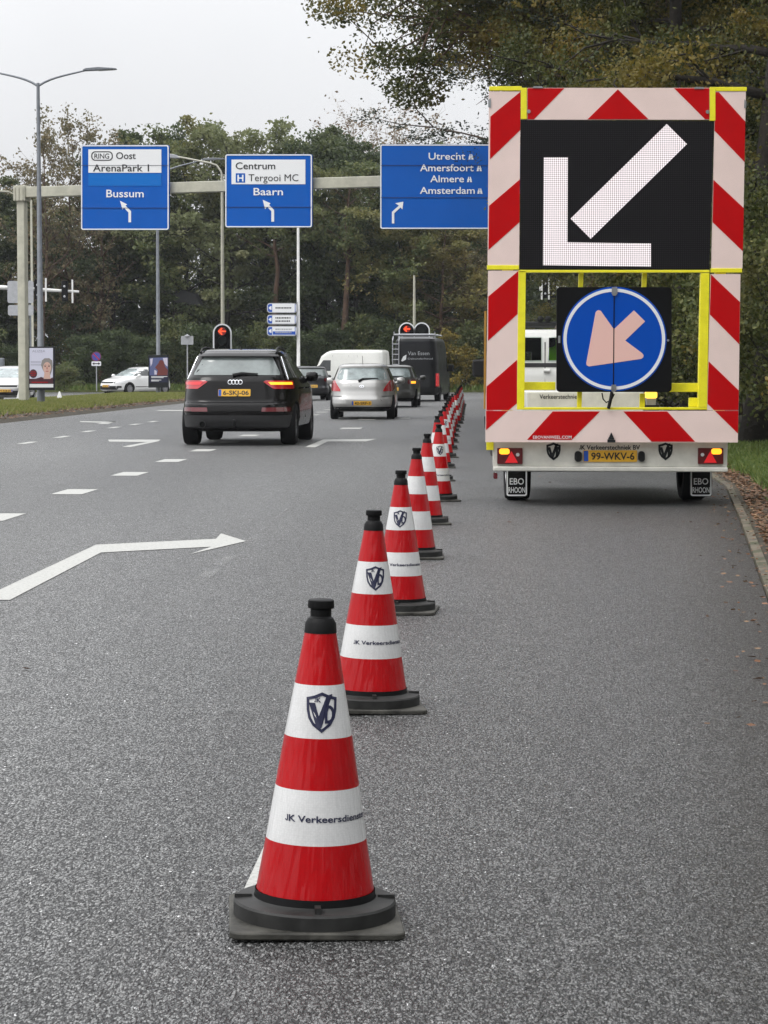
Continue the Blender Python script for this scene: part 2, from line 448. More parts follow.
def leaf_mat(name, cols, hue_mix=None, transl=.3):
    """leaves: each leaf its own tone, whole branches leaning to a second tone"""
    m = bpy.data.materials.new(name); m.use_nodes = True
    nt = m.node_tree; N = nt.nodes; L = nt.links
    b = N['Principled BSDF']; out = N['Material Output']
    ge = N.new('ShaderNodeNewGeometry')
    cr = N.new('ShaderNodeValToRGB'); e = cr.color_ramp.elements
    e[0].color = (*cols[0], 1); e[1].color = (*cols[-1], 1)
    for i, c in enumerate(cols[1:-1]):
        k = e.new((i+1)/(len(cols)-1)); k.color = (*c, 1)
    L.new(ge.outputs['Random Per Island'], cr.inputs[0])
    col = cr.outputs[0]
    if hue_mix:
        tc = N.new('ShaderNodeTexCoord'); n = N.new('ShaderNodeTexNoise'); n.inputs['Scale'].default_value = hue_mix[1]; n.inputs['Detail'].default_value = 2
        L.new(tc.outputs['Object'], n.inputs['Vector'])
        rm = N.new('ShaderNodeMapRange'); rm.inputs['From Min'].default_value = hue_mix[2]; rm.inputs['From Max'].default_value = hue_mix[2]+.16
        rm.inputs['To Max'].default_value = hue_mix[3]
        L.new(n.outputs[0], rm.inputs[0])
        mx = N.new('ShaderNodeMixRGB'); L.new(rm.outputs[0], mx.inputs[0]); L.new(col, mx.inputs[1]); mx.inputs[2].default_value = (*hue_mix[0], 1)
        col = mx.outputs[0]
    L.new(col, b.inputs['Base Color']); b.inputs['Roughness'].default_value = .55; b.inputs['Specular IOR Level'].default_value = .35
    tr = N.new('ShaderNodeBsdfTranslucent'); L.new(col, tr.inputs[0])
    ms = N.new('ShaderNodeMixShader'); ms.inputs[0].default_value = transl
    L.new(b.outputs[0], ms.inputs[1]); L.new(tr.outputs[0], ms.inputs[2]); L.new(ms.outputs[0], out.inputs['Surface'])
    return m
M['leaf_dark'] = leaf_mat('leaf_dark', [(.030,.048,.020),(.060,.086,.034),(.094,.118,.046),(.046,.068,.028)], ((.12,.125,.04), .45, .52, .45), .38)
M['leaf_mid'] = leaf_mat('leaf_mid', [(.058,.084,.030),(.106,.132,.045),(.155,.168,.062),(.082,.104,.038)], ((.20,.175,.055), .4, .49, .6), .38)
M['leaf_pale'] = leaf_mat('leaf_pale', [(.125,.150,.065),(.19,.21,.095),(.15,.17,.075)], ((.22,.20,.10), .4, .52, .5), .4)
M['leaf_autumn'] = leaf_mat('leaf_autumn', [(.15,.12,.065),(.21,.165,.09),(.12,.11,.06),(.24,.20,.11)], ((.10,.105,.05), .5, .48, .7), .4)
M['leaf_brown'] = leaf_mat('leaf_brown', [(.15,.10,.06),(.20,.15,.09),(.12,.10,.055)], None)
M['leaf_oak'] = leaf_mat('leaf_oak', [(.026,.038,.010),(.060,.074,.018),(.105,.108,.026),(.038,.050,.013)], ((.27,.19,.035), .42, .49, .75), .38)
M['leaf_wood'] = leaf_mat('leaf_wood', [(.026,.042,.020),(.050,.070,.030),(.078,.096,.040)], ((.11,.11,.04), .2, .54, .45), .25)
M['leaf_bush'] = leaf_mat('leaf_bush', [(.05,.072,.022),(.10,.122,.036),(.17,.175,.055),(.07,.09,.026)], ((.20,.16,.05), .8, .5, .5), .4)
M['leaf_olive'] = leaf_mat('leaf_olive', [(.09,.095,.03),(.15,.145,.045),(.20,.18,.06),(.11,.11,.035)], ((.25,.18,.05), .5, .5, .6), .4)
M['leaf_pine'] = leaf_mat('leaf_pine', [(.014,.024,.014),(.026,.040,.022),(.036,.05,.026)], None, .15)
M['leaf_yellow'] = leaf_mat('leaf_yellow', [(.22,.16,.025),(.13,.12,.03),(.30,.21,.03),(.09,.095,.028)], None)
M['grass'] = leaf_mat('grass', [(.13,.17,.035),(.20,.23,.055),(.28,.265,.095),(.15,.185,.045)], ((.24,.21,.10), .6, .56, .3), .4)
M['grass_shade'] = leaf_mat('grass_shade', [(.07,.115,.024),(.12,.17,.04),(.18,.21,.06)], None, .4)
M['litter'] = leaf_mat('litter', [(.12,.055,.025),(.19,.09,.045),(.07,.04,.022),(.24,.15,.08),(.10,.05,.026)], None, .1)

# ------------------------------------------------------------------ ground, roads
def sheet(name, poly, z, m, kind='structure', thick=None):
    mb = MB()
    if thick: mb.prism(poly, lambda u, v, w: Vector((u, v, z - thick + w)), 0, thick)
    else: mb.add([(x, y, z) for x, y in poly], [tuple(range(len(poly)))])
    return tag(mb.build(name, m), kind=kind)
sheet('ground', [(-1500,-300),(1500,-300),(1500,2500),(-1500,2500)], -.05, M['soil'])
left_edge = [(-11.7 + VPX*d, d) for d in (-15, 40, 70, 100)] + [(-6.0, 112), (-6.5, 118)]
right_edge = [(.4, -15), (1.13, 5), (2.16, 12.8), (3.06, 19.6), (3.75, 25), (4.5, 35), (5.4, 55), (8.6, 112), (14, 119)]
def with_lip(name, poly, z, m):
    return sheet(name, poly, z, m, thick=.06)
with_lip('road', left_edge + [(-60, 118.0), (-60, 131.5), (60, 131.5), (60, 119)] + right_edge[::-1], 0.0, M['asphalt'])
opp = [(-25.5 + VPX*d, d) for d in (-15, 60, 117.9)] + [(-17.6 + VPX*d, d) for d in (117.9, 60, -15)]
sheet('opposite_road', opp, -.004, M['asphalt_far'])
sheet('far_bank', [(-80, 131.6), (80, 131.6), (80, 150), (-80, 150)], .12, M['far_grass'], thick=.15)
# the raised median and the bank on the near side of it
med = MB()
dl = [(-15), 20, 40, 60, 80, 95, 104, 109]
prof = [(-11.72, -.03), (-11.95, .07), (-12.6, .13), (-13.4, .19), (-16.6, .20), (-17.3, .10), (-17.55, -.03)]
for i, d in enumerate(dl):
    tt = 0 if d < 104 else (d-104)/9
    for (l, z) in prof:
        lc = -14.6
        med.v.append((lc + (l-lc)*(1-tt*.75) + VPX*d, d, z*(1-.3*tt)))
np_ = len(prof)
for i in range(len(dl)-1):
    for k in range(np_-1):
        med.f.append([i*np_+k, i*np_+k+1, (i+1)*np_+k+1, (i+1)*np_+k]); med.m.append(0)
med.f.append([(len(dl)-1)*np_+k for k in range(np_)]); med.m.append(0)
tag(med.build('median_ground', M['soil'], smooth=50), kind='structure')

# kerb band on the right and the bank behind it
kb = MB()
pts = [Vector((x, y, 0)) for x, y in right_edge[:-1]]
def offset(pts, o):
    out = []
    for i, p in enumerate(pts):
        t = (pts[min(i+1, len(pts)-1)] - pts[max(i-1, 0)]).normalized()
        out.append(p + Vector((t.y, -t.x, 0)) * o)
    return out
a, b_, c_ = offset(pts, .002), offset(pts, .012), offset(pts, .075)
nn = len(pts)
vs = [(p.x, p.y, -.06) for p in a] + [(p.x, p.y, .018) for p in b_] + [(p.x, p.y, .024) for p in c_] + [(p.x, p.y, -.06) for p in c_]
fs = []
for r_ in range(3):
    for i in range(nn-1): fs.append((r_*nn+i, r_*nn+i+1, (r_+1)*nn+i+1, (r_+1)*nn+i))
kb.add(vs, fs)
tag(kb.build('kerb', M['kerb'], smooth=30), kind='structure')
vg = MB()
rows = [offset(pts, o) for o in (.077, .6, 1.1, 1.8, 4, 30)]
zs = [.012, .022, .05, .10, .16, .3]
vs = []
for rr, z in zip(rows, zs): vs += [(p.x, p.y, z) for p in rr]
fs = []
for r_ in range(len(rows)-1):
    for i in range(nn-1): fs.append((r_*nn+i, r_*nn+i+1, (r_+1)*nn+i+1, (r_+1)*nn+i))
vg.add(vs, fs)
tag(vg.build('verge_ground', M['soil'], smooth=50), kind='structure')

# painted markings
def marking(polys, name='road_marking', z=.004):
    mb = MB()
    for poly in polys:
        mb.add([(p.x, p.y, z) for p in poly], [tuple(range(len(poly)))])
    return tag(mb.build(name, M['road_paint']), kind='structure')
def pix(l): return [G(x, y) for x, y in l]
marking([pix([(-18,600.5),(10,600.5),(101,553),(211,547.2),(190,554.6),(246,541.6),(221,533.8),(216,539.3),(96,545.2),(-18,598.5)])], 'arrow_marking')
marking([pix([(108,439.8),(161,439.8),(158,441.6),(130,447.4),(122,446.8),(147,442.3),(109,441.8)])], 'arrow_marking')
marking([pix([(305,447.3),(323,439.7),(376,439.2),(366,441.6),(328,441.6),(315,447.6)])], 'arrow_marking')
marking([pix([(80,421.3),(116,422.0),(118,421.0),(108,424.0),(96,424.2),(102,422.9),(80,422.2)])], 'arrow_marking')
dash = []
ang = math.atan(VPX)
def one_dash(p, l=1.0, w=.16):
    t = Vector((math.sin(ang), math.cos(ang), 0)); s = Vector((t.y, -t.x, 0))
    dash.append([p - s*w/2, p + s*w/2, p + s*w/2 + t*l, p - s*w/2 + t*l])
base = G(66, 494.6); base2 = G(166.5, 462.2)
stp = (base2 - base) / 2
for k in range(-3, 16):
    if k in (5, 6): pass
    one_dash(base + stp*k, 1.0, .33)
for px, py in ((26,443),(61,437),(87,431.5),(113,427.6),(134,424.5),(152,421.7)):
    q = G(px, py); one_dash(q - Vector((0,.6,0)), 1.2, .17)
for px, py in ((366,419.4),(401,418.4),(350,428.5)): one_dash(G(px, py) - Vector((0,.5,0)), 1.1, .45)
one_dash(G(275, 893.5), 1.0, .16)
q = G(169, 411); one_dash(q, 1.5, .9)
marking(dash, 'lane_marking')
marking([[Vector((-30,119.2,0)),Vector((6,119.2,0)),Vector((6,119.6,0)),Vector((-30,119.6,0))]], 'stop_line')


# a worn streak of old paint beside the coned lane
def ghost_paint():
    m = bpy.data.materials.new('worn_paint'); m.use_nodes = True
    nt = m.node_tree; N = nt.nodes; L = nt.links; b = N['Principled BSDF']; out = N['Material Output']
    b.inputs['Base Color'].default_value = (.34,.34,.33,1); b.inputs['Roughness'].default_value = .6
    tc = N.new('ShaderNodeTexCoord'); n = N.new('ShaderNodeTexNoise'); n.inputs['Scale'].default_value = 26; n.inputs['Detail'].default_value = 8; n.inputs['Roughness'].default_value = .8
    L.new(tc.outputs['Object'], n.inputs['Vector'])
    n2 = N.new('ShaderNodeTexNoise'); n2.inputs['Scale'].default_value = 1.3; L.new(tc.outputs['Object'], n2.inputs['Vector'])
    ad = N.new('ShaderNodeMath'); ad.operation = 'ADD'; L.new(n.outputs[0], ad.inputs[0]); L.new(n2.outputs[0], ad.inputs[1])
    r = N.new('ShaderNodeMapRange'); r.inputs['From Min'].default_value = .95; r.inputs['From Max'].default_value = 1.25; r.inputs['To Max'].default_value = .34; L.new(ad.outputs[0], r.inputs[0])
    t = N.new('ShaderNodeBsdfTransparent'); mx = N.new('ShaderNodeMixShader'); L.new(r.outputs[0], mx.inputs[0]); L.new(t.outputs[0], mx.inputs[1]); L.new(b.outputs[0], mx.inputs[2]); L.new(mx.outputs[0], out.inputs['Surface'])
    return m
mb = MB()
for poly in ([(158,608),(180,607),(202,586),(186,584)], [(186,586),(202,586),(264,532),(258,531.5)], [(259,531.5),(262.5,531.5),(334,470),(332,470)]):
    q = pix(poly); mb.add([(p.x, p.y, .005) for p in q], [(0,1,2,3)])
tag(mb.build('worn_marking', ghost_paint()), kind='structure')

# soggy leaf mould washed into the gutter
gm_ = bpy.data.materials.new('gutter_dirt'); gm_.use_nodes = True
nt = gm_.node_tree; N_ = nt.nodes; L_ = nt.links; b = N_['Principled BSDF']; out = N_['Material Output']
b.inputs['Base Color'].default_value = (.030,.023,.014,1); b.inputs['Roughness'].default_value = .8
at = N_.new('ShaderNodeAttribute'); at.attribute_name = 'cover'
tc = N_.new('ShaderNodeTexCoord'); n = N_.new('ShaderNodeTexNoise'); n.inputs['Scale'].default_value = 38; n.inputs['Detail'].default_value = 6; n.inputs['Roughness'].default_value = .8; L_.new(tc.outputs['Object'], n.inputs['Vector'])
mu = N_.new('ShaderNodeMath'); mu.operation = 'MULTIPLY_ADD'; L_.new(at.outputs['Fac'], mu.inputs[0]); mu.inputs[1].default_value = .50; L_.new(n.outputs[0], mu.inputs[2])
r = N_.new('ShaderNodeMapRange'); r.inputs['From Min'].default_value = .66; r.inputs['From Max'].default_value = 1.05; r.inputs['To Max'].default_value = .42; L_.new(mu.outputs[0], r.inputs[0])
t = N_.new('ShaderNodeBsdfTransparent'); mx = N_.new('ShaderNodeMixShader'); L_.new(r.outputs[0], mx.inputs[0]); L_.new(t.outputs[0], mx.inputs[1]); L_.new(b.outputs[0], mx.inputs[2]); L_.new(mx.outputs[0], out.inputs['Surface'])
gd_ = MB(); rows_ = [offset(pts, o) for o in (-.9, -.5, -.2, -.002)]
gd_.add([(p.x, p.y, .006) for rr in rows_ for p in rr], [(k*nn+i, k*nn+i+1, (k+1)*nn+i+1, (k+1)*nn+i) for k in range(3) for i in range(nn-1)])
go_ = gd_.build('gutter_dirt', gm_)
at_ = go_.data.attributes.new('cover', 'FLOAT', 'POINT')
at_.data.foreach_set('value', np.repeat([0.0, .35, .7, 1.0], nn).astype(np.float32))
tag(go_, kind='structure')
# ------------------------------------------------------------------ traffic cones
def sleeve_mat(name, base, stripes=0.0):
    m = bpy.data.materials.new(name); m.use_nodes = True
    nt = m.node_tree; N = nt.nodes; L = nt.links; b = N['Principled BSDF']
    tc = N.new('ShaderNodeTexCoord')
    n = N.new('ShaderNodeTexNoise'); n.inputs['Scale'].default_value = 6; n.inputs['Detail'].default_value = 5
    L.new(tc.outputs['Object'], n.inputs['Vector'])
    r = N.new('ShaderNodeMapRange'); r.inputs['From Min'].default_value = .3; r.inputs['From Max'].default_value = .7; r.inputs['To Min'].default_value = .86; r.inputs['To Max'].default_value = 1.06
    L.new(n.outputs[0], r.inputs[0])
    # the prismatic sheeting: a fine honeycomb of cells
    vo = N.new('ShaderNodeTexVoronoi'); vo.inputs['Scale'].default_value = 185; vo.inputs['Randomness'].default_value = .45
    L.new(tc.outputs['Object'], vo.inputs['Vector'])
    r2 = N.new('ShaderNodeMapRange'); r2.inputs['To Min'].default_value = 1.03; r2.inputs['To Max'].default_value = .90; r2.inputs['From Max'].default_value = .7
    L.new(vo.outputs['Distance'], r2.inputs[0])
    mu = N.new('ShaderNodeMath'); mu.operation = 'MULTIPLY'; L.new(r.outputs[0], mu.inputs[0]); L.new(r2.outputs[0], mu.inputs[1])
    mx = N.new('ShaderNodeMixRGB'); mx.blend_type = 'MULTIPLY'; mx.inputs[0].default_value = 1; mx.inputs[1].default_value = (*base, 1)
    L.new(mu.outputs[0], mx.inputs[2]); L.new(mx.outputs[0], b.inputs['Base Color'])
    b.inputs['Roughness'].default_value = .34; b.inputs['Specular IOR Level'].default_value = .12; b.inputs['Coat Weight'].default_value = .42; b.inputs['Coat Roughness'].default_value = .12
    # the film lies in slight flutes round the cone
    mp = N.new('ShaderNodeMapping'); mp.inputs['Scale'].default_value = (60, 60, 1.5)
    L.new(tc.outputs['Object'], mp.inputs[0])
    n3 = N.new('ShaderNodeTexNoise'); n3.inputs['Scale'].default_value = 1; n3.inputs['Detail'].default_value = 1; L.new(mp.outputs[0], n3.inputs['Vector'])
    bp = N.new('ShaderNodeBump'); bp.inputs['Strength'].default_value = .30; bp.inputs['Distance'].default_value = .004
    L.new(n3.outputs[0], bp.inputs['Height'])
    L.new(bp.outputs[0], b.inputs['Normal'])
    bp2 = N.new('ShaderNodeBump'); bp2.inputs['Strength'].default_value = .9; bp2.inputs['Distance'].default_value = .012
    L.new(n3.outputs[0], bp2.inputs['Height'])
    L.new(bp2.outputs[0], b.inputs['Coat Normal'])
    return m
M['cone_red'] = sleeve_mat('cone_red', (.41,.001,.004))
M['cone_white'] = sleeve_mat('cone_white', (.66,.66,.655))

RAD = [(.077,.138),(.198,.1175),(.3226,.098),(.440,.079),(.561,.0575),(.68,.0365)]
def rad(z):
    return float(np.interp(z, [a for a, _ in RAD], [r for _, r in RAD]))
def on_cone(u, v, w=0.0):
    r = rad(v) + w
    a = u / rad(v)
    return Vector((r*math.sin(a), -r*math.cos(a), v))
SHIELD = [(-1,.74),(-.5,.84),(0,1.02),(.5,.84),(1,.74),(.98,.1),(.86,-.35),(.6,-.72),(0,-1.12),(-.6,-.72),(-.86,-.35),(-.98,.1)]
def emblem(mb, fn, cx, cy, s, second, sy=None, d=.0016, letters='JK', inner=.83):
    """shield with a big tick-shaped V and a second letter; sy < 0 when v runs downwards"""
    sy = s*1.18 if sy is None else sy
    t = lambda l, k=1.0: [(cx + a*s*k, cy + b*sy*k) for a, b in l]
    mb.ring(t(SHIELD), t(SHIELD, inner), fn, 0, d)
    mb.prism(t([(-.84,.46),(-.44,.46),(-.20,-.25),(.30,.84),(.68,.92),(-.02,-.86),(-.32,-.86)]), fn, 0, d)
    if second == 'D':
        out = [(.20,-.62),(.20,.02),(.36,.34),(.56,.32),(.74,.20),(.84,-.02),(.84,-.28),(.74,-.50),(.52,-.62)]
        inn = [(.36,-.46),(.36,-.04),(.44,.17),(.50,.17),(.60,.09),(.67,-.05),(.67,-.24),(.60,-.39),(.48,-.46)]
        mb.ring(t(out), t(inn), fn, 0, d)
    else:
        mb.prism(t([(.08,.50),(.92,.50),(.92,.16),(.66,.16),(.62,-.70),(.28,-.86),(.30,.16),(.16,.16)]), fn, 0, d)
    if letters:
        mb.text(letters, fn, cx - .50*s, cx - .06*s, cy + .50*sy, .24*sy, d, .02)

def make_cone():
    root = empty('traffic_cone', (0, 0, 0))
    b = MB()
    b.prism(rrect(-.2,-.2,.2,.2,.03), lambda u, v, w: Vector((u, v, w)), 0, .017)
    base = b.build('base_plate', M['base_rubber'], root, smooth=35, bevel=.004)
    rg = MB()
    rg.lathe([(.190,.0172),(.190,.048),(.186,.053),(.150,.056),(.143,.060)], 64, caps=False)
    for s in (-1, 1): rg.box(s*.168-.020, s*.168+.020, -.006, .006, .053, .062)
    rg.box(-.007,.007,-.172,-.140,.055,.068)
    rg.build('base_ring', M['ring_rubber'], root, smooth=35)
    co = MB()
    co.lathe([(.143,.050),(.1405,.0775)], 64, caps=False)
    co.build('rubber_foot', M['black_rubber'], root, smooth=35); co = MB()
    co.lathe([(.038,.678),(.036,.700),(.029,.712),(.0275,.7125),(.0245,.716),(.0245,.733),(.030,.735),(.031,.738),(.030,.753),(.027,.755)], 40, caps=True)
    co.build('rubber_cap', M['black_rubber'], root, smooth=35)
    sl = MB()
    for i in range(5):
        sl.mi = i % 2
        z0, z1 = RAD[i][0], RAD[i+1][0]
        sl.lathe([(rad(z0) , z0), (rad((z0+z1)/2), (z0+z1)/2), (rad(z1), z1)], 72, caps=False)
    sl.build('sleeve', [M['cone_red'], M['cone_white']], root, smooth=40)
    e = MB(); emblem(e, on_cone, .004, .502, .036, 'D', .043)
    e.build('shield_emblem', M['navy'], root)
    t = MB(); t.text('JK Verkeersdiensten', on_cone, -.083, .150, .252, .0145, .0014, .022)
    t.build('lettering', M['navy'], root)
    return root
cone_right = [402.5,424,438.5,445,450.5,459.2,454.5,456,457.5,458.3,458.6,459.4,459.8,461.2,463.8]
cone_lean = [1.3,1.2,.5,.9,.8,.3,.3,.2,.5,.2,.3,.3,.2,.3,0]
cone_turn = [4,6,-6,178,184,8,95,268,8,176,94,274,4,180,90]
cone_words = ['largest red and white traffic cone, at the open end of the row',
 'second red and white cone of the row, right behind the largest one',
 'third red and white cone, shield emblem and lettering at smaller size',
 'fourth red and white cone, its white bands plain',
 'fifth red and white cone, plain white bands, behind the fourth',
 'sixth red and white cone, with shield emblem, stepping out of the row',
 'seventh red and white cone, half hidden behind the sixth',
 'eighth red and white cone of the row', 'ninth red and white cone of the row']
proto = make_cone()
front = [942.5, 715.5, 615.7, 560.2, 525.4, 502, 481.5]
for i in range(23):
    d = G(384, front[i]).y + .2 if i < 7 else d7 + 3.547*(i-6)
    if i == 6: d7 = d
    if i < 15:
        x = (cone_right[i] - 384)/F*d - .2*1.03
    else:
        x = (456.6 + (i-15)*.62 - 384)/F*d
    c = proto if i == 0 else copy_tree(proto)
    c.location = (x, d, .0)
    rr = random.Random(i)
    lean = cone_lean[i] if i < 15 else rr.uniform(-.5,.8)
    tz = cone_turn[i] if i < 15 else rr.choice((0,90,180,270)) + rr.uniform(-8, 8)
    c.matrix_world = Matrix.Translation((x, d, .0006)) @ Matrix.Rotation(R(lean), 4, 'Y') @ Matrix.Rotation(R(tz), 4, 'Z')
    if lean: c.location.z += .2*abs(math.sin(R(lean)))*.6
    words = cone_words[i] if i < len(cone_words) else ('small red and white cone in the crowded far stretch of the row' if i < 22 else 'last red and white cone at the far end of the row')
    tag(c, words, 'traffic cone', 'traffic cones lined up along the closed lane')

# ------------------------------------------------------------------ arrow board trailer
TY = 21.5
tl = Vector((2.18, TY, 0))
trailer = empty('arrow_board_trailer', tl)
tag(trailer, 'white traffic warning trailer with red striped arrow board and lit white arrow', 'trailer')
fb = flat(TY, tl)
def zb(l, oy=250): return [(470 + x/2.577, oy + y/2.577) for x, y in l]
U = lambda l: zb(l, 70)
LW = lambda l: zb(l, 250)
def panel(name, rect, reds, d=.03):
    mb = MB(); mb.mi = 0
    mb.prism(rect, fb, -d, 0)
    mb.mi = 1
    for p in reds: mb.prism(p, fb, -.001, .0025)
    return mb.build(name, [M['panel_white'], M['panel_red']], trailer)
panel('striped_panel', U([(49,55),(130,55),(126.5,512),(45.5,512)]), [U([(130,56),(129.3,155),(51.5,230),(52.5,120)]), U([(128.3,282),(127.5,392),(47.5,464),(49,350)])])
panel('striped_panel', U([(632,55),(711,55),(702,512),(622,512)]), [U([(633,57),(641,57),(709.3,133),(707.3,237),(630,156)]), U([(627.5,283),(705.5,356),(703,467),(625,392)])])
panel('striped_panel', U([(148,46),(617,46),(617,128),(148,128)]), [U([(148.5,47),(243,47),(165,127),(148.5,127)]), U([(381,50),(460,127),(303,127)]), U([(526,47),(616.5,47),(616.5,127),(606,127)])])
panel('striped_panel', LW([(47,53),(125,53),(121.5,405),(121.5,413),(41,413)]), [LW([(124.5,54),(122.5,165),(46.5,234),(47,120)]), LW([(121.3,283),(120.8,395),(100,412.5),(42.3,412.5),(42.5,352)])])
panel('striped_panel', LW([(620,62),(697,62),(692,413),(611,413),(611,405)]), [LW([(621,63),(695.5,134),(694,243),(618,166)]), LW([(615,287),(692.5,362),(691.5,412.5),(629,412.5),(612,396)])])
panel('striped_panel', LW([(40.5,414),(692,414),(690,496),(40,495)]), [LW([(41.5,414.5),(97.5,414.5),(41.5,464)]), LW([(213,416),(335,416),(262,489),(147,489)]), LW([(395,416),(508,416),(580,494),(468,494)]), LW([(631,414.5),(691.5,414.5),(690.5,473)])])
for r_ in ([(50,42),(133,42),(133,53),(50,53)], [(131,46),(146.5,46),(146.5,127),(131,127)], [(618,46),(632.5,46),(632.5,131),(618,131)], [(618.5,44),(713,44),(713,54.5),(633,54.5),(633,45.8),(618.5,45.8)],
          [(44,503),(126,503),(126,514.5),(44,514.5)], [(620,511),(701,511),(701,522),(620,522)]):
    yb = MB(); yb.prism(U(r_), fb, -.04, .006); yb.build('yellow_bracket', M['yellow_paint'], trailer, bevel=.003)
for r_ in ([(125,54),(144,54),(140,406),(121,406)], [(595,60),(617,60),(611,405),(588,405)], [(126,51.5),(617,51.5),(617,58),(126,58)], [(121,405.5),(611,405.5),(611,411.5),(121,411.5)]):
    fr = MB(); fr.prism(LW(r_), fb, -.08, .004); fr.build('yellow_frame', M['yellow_paint'], trailer, bevel=.003)
for r_ in ([(283,58),(295,58),(293,110),(281,110)], [(447,58),(459,58),(457,110),(445,110)], [(141,340),(222,340),(222,361),(141,361)], [(515,343),(590,343),(590,366),(515,366)],
          [(279,365),(291,365),(290,406),(278,406)], [(441,370),(454,370),(453,406),(440,406)], [(568,381),(590,381),(590,405),(567,405)]):
    fr = MB(); fr.prism(LW(r_), fb, -.14, -.085); fr.build('yellow_crossbar', M['yellow_paint'], trailer, bevel=.004)
CLP = lambda poly, a, b_: MB().prism(poly, fb, a, b_).build('clip', M['steel'], trailer)
for p in ([(164,42),(185,42),(188,47),(161,47)], [(580,44),(601,44),(604,49),(577,49)]): CLP(U(p), -.02, .012)
for p in ([(47,78),(54,72),(54,98),(47,95)], [(707,76),(712,80),(712,98),(706,98)]): CLP(U(p), -.02, .006)
for px_, py_ in ((151,107),(612,108)): CLP(U(circle(px_, py_, 5, n=12)), 0, .012)
# LED field
def led_mat(name, lit):
    m = bpy.data.materials.new(name); m.use_nodes = True
    nt = m.node_tree; N = nt.nodes; L = nt.links; b = N['Principled BSDF']
    tc = N.new('ShaderNodeTexCoord'); s = N.new('ShaderNodeVectorMath'); s.operation = 'SCALE'; s.inputs['Scale'].default_value = 1/.0195
    L.new(tc.outputs['Object'], s.inputs[0])
    fr_ = N.new('ShaderNodeVectorMath'); fr_.operation = 'FRACTION'; L.new(s.outputs[0], fr_.inputs[0])
    sb = N.new('ShaderNodeVectorMath'); sb.operation = 'SUBTRACT'; sb.inputs[1].default_value = (.5,.5,.5); L.new(fr_.outputs[0], sb.inputs[0])
    ml = N.new('ShaderNodeVectorMath'); ml.operation = 'MULTIPLY'; ml.inputs[1].default_value = (1,0,1); L.new(sb.outputs[0], ml.inputs[0])
    ln = N.new('ShaderNodeVectorMath'); ln.operation = 'LENGTH'; L.new(ml.outputs[0], ln.inputs[0])
    lt = N.new('ShaderNodeMapRange'); lt.inputs['From Min'].default_value = .46 if lit else .36; lt.inputs['From Max'].default_value = .40 if lit else .30; L.new(ln.outputs['Value'], lt.inputs[0])
    mx = N.new('ShaderNodeMixRGB'); mx.inputs[1].default_value = (.003,.003,.0035,1); mx.inputs[2].default_value = (.35,.33,.33,1) if lit else (.022,.020,.023,1)
    L.new(lt.outputs[0], mx.inputs[0]); L.new(mx.outputs[0], b.inputs['Base Color']); b.inputs['Roughness'].default_value = .6; b.inputs['Specular IOR Level'].default_value = .15
    if lit:
        b.inputs['Emission Color'].default_value = (1,.90,.93,1)
        k = N.new('ShaderNodeMapRange'); k.inputs['To Min'].default_value = .40; k.inputs['To Max'].default_value = .84; L.new(lt.outputs[0], k.inputs[0]); L.new(k.outputs[0], b.inputs['Emission Strength'])
    return m
led = MB(); led.prism(U([(131,129),(628,132),(617,520),(129,513.5)]), fb, -.06, .0)
led_ob = led.build('led_screen', led_mat('led_off', False), trailer)
la = MB()
la.prism(U([(190,225),(252,225),(251,444),(466,447),(466,507),(188,503)]), fb, .0005, .004)
la.prism(U([(507,139),(559,191),(311,435),(259,383)]), fb, .0005, .004)
la.build('lit_arrow', led_mat('led_lit', True), led_ob)
# folding keep-left sign
sq = MB(); sq.prism(LW(rrect(222,96,518,366,10)), fb, .01, .05)
sqo = sq.build('sign_board', M['matt_black'], trailer, bevel=.003)
K = lambda l: [(550 + x/5.908, 280 + y/5.908) for x, y in l]
dk = MB(); dk.prism(K(circle(376.5,349,308,n=72)), fb, .0505, .053); dk.build('blue_disc', M['keep_blue'], sqo)
rg = MB(); rg.ring(K(circle(376.5,350,300,298,n=72)), K(circle(376.5,350,281,279,n=72)), fb, .0532, .0555); rg.build('white_rim', M['sign_white'], sqo)
ar = MB()
raw = [(273,183),(284,178),(297,183),(374,292),(492,180),(558,245),(441,358),(540,432),(549,444),(547,457),(535,466),(228,511),(214,504),(211,492),(266,192)]
ar.prism(K(raw), fb, .0532, .0558); ar.build('white_arrow', M['keep_pink'], sqo)
sm = MB(); sm.prism(K([(373,50),(379,50),(374,640),(368,640)]), fb, .0535, .057); sm.build('hinge_line', M['matt_black'], sqo)
HG = lambda poly, a, b_: MB().prism(poly, fb, a, b_).build('hinge_clip', M['steel'], sqo)
HG(K([(362,44),(392,44),(395,80),(385,94),(368,94),(360,80)]), .054, .07)
HG(K([(360,618),(386,618),(388,650),(378,662),(362,660),(356,645)]), .054, .07)
HG(K([(46,330),(58,330),(58,372),(46,372)]), .0505, .06); HG(K(circle(693,357,7,n=10)), .0505, .06)
lv = MB()
lv.tube([fb(611.6, 392, .03), fb(610.2, 400, .03), fb(608.2, 408.5, .02)], .016, 8)
lv.tube([fb(602, 393, 0), fb(603, 399, .01), fb(606, 402.5, .02), fb(611, 400, .03), fb(614, 394, .03)], .007, 6)
lv.build('release_lever', M['black_plastic'], trailer)
tx = MB(); tx.text('EBOVANWEEL.COM', fb, 533, 571.5, 438.6, -2.9, .004, .008); tx.build('web_address', M['sign_white'], trailer)
sk = MB(); sk.prism(LW([(355,488),(364,470),(372,488)]), fb, .0, .02); sk.prism(LW([(354,489),(374,489),(374,496),(354,496)]), fb, 0, .02); sk.build('bracket_foot', M['emblem_black'], trailer)
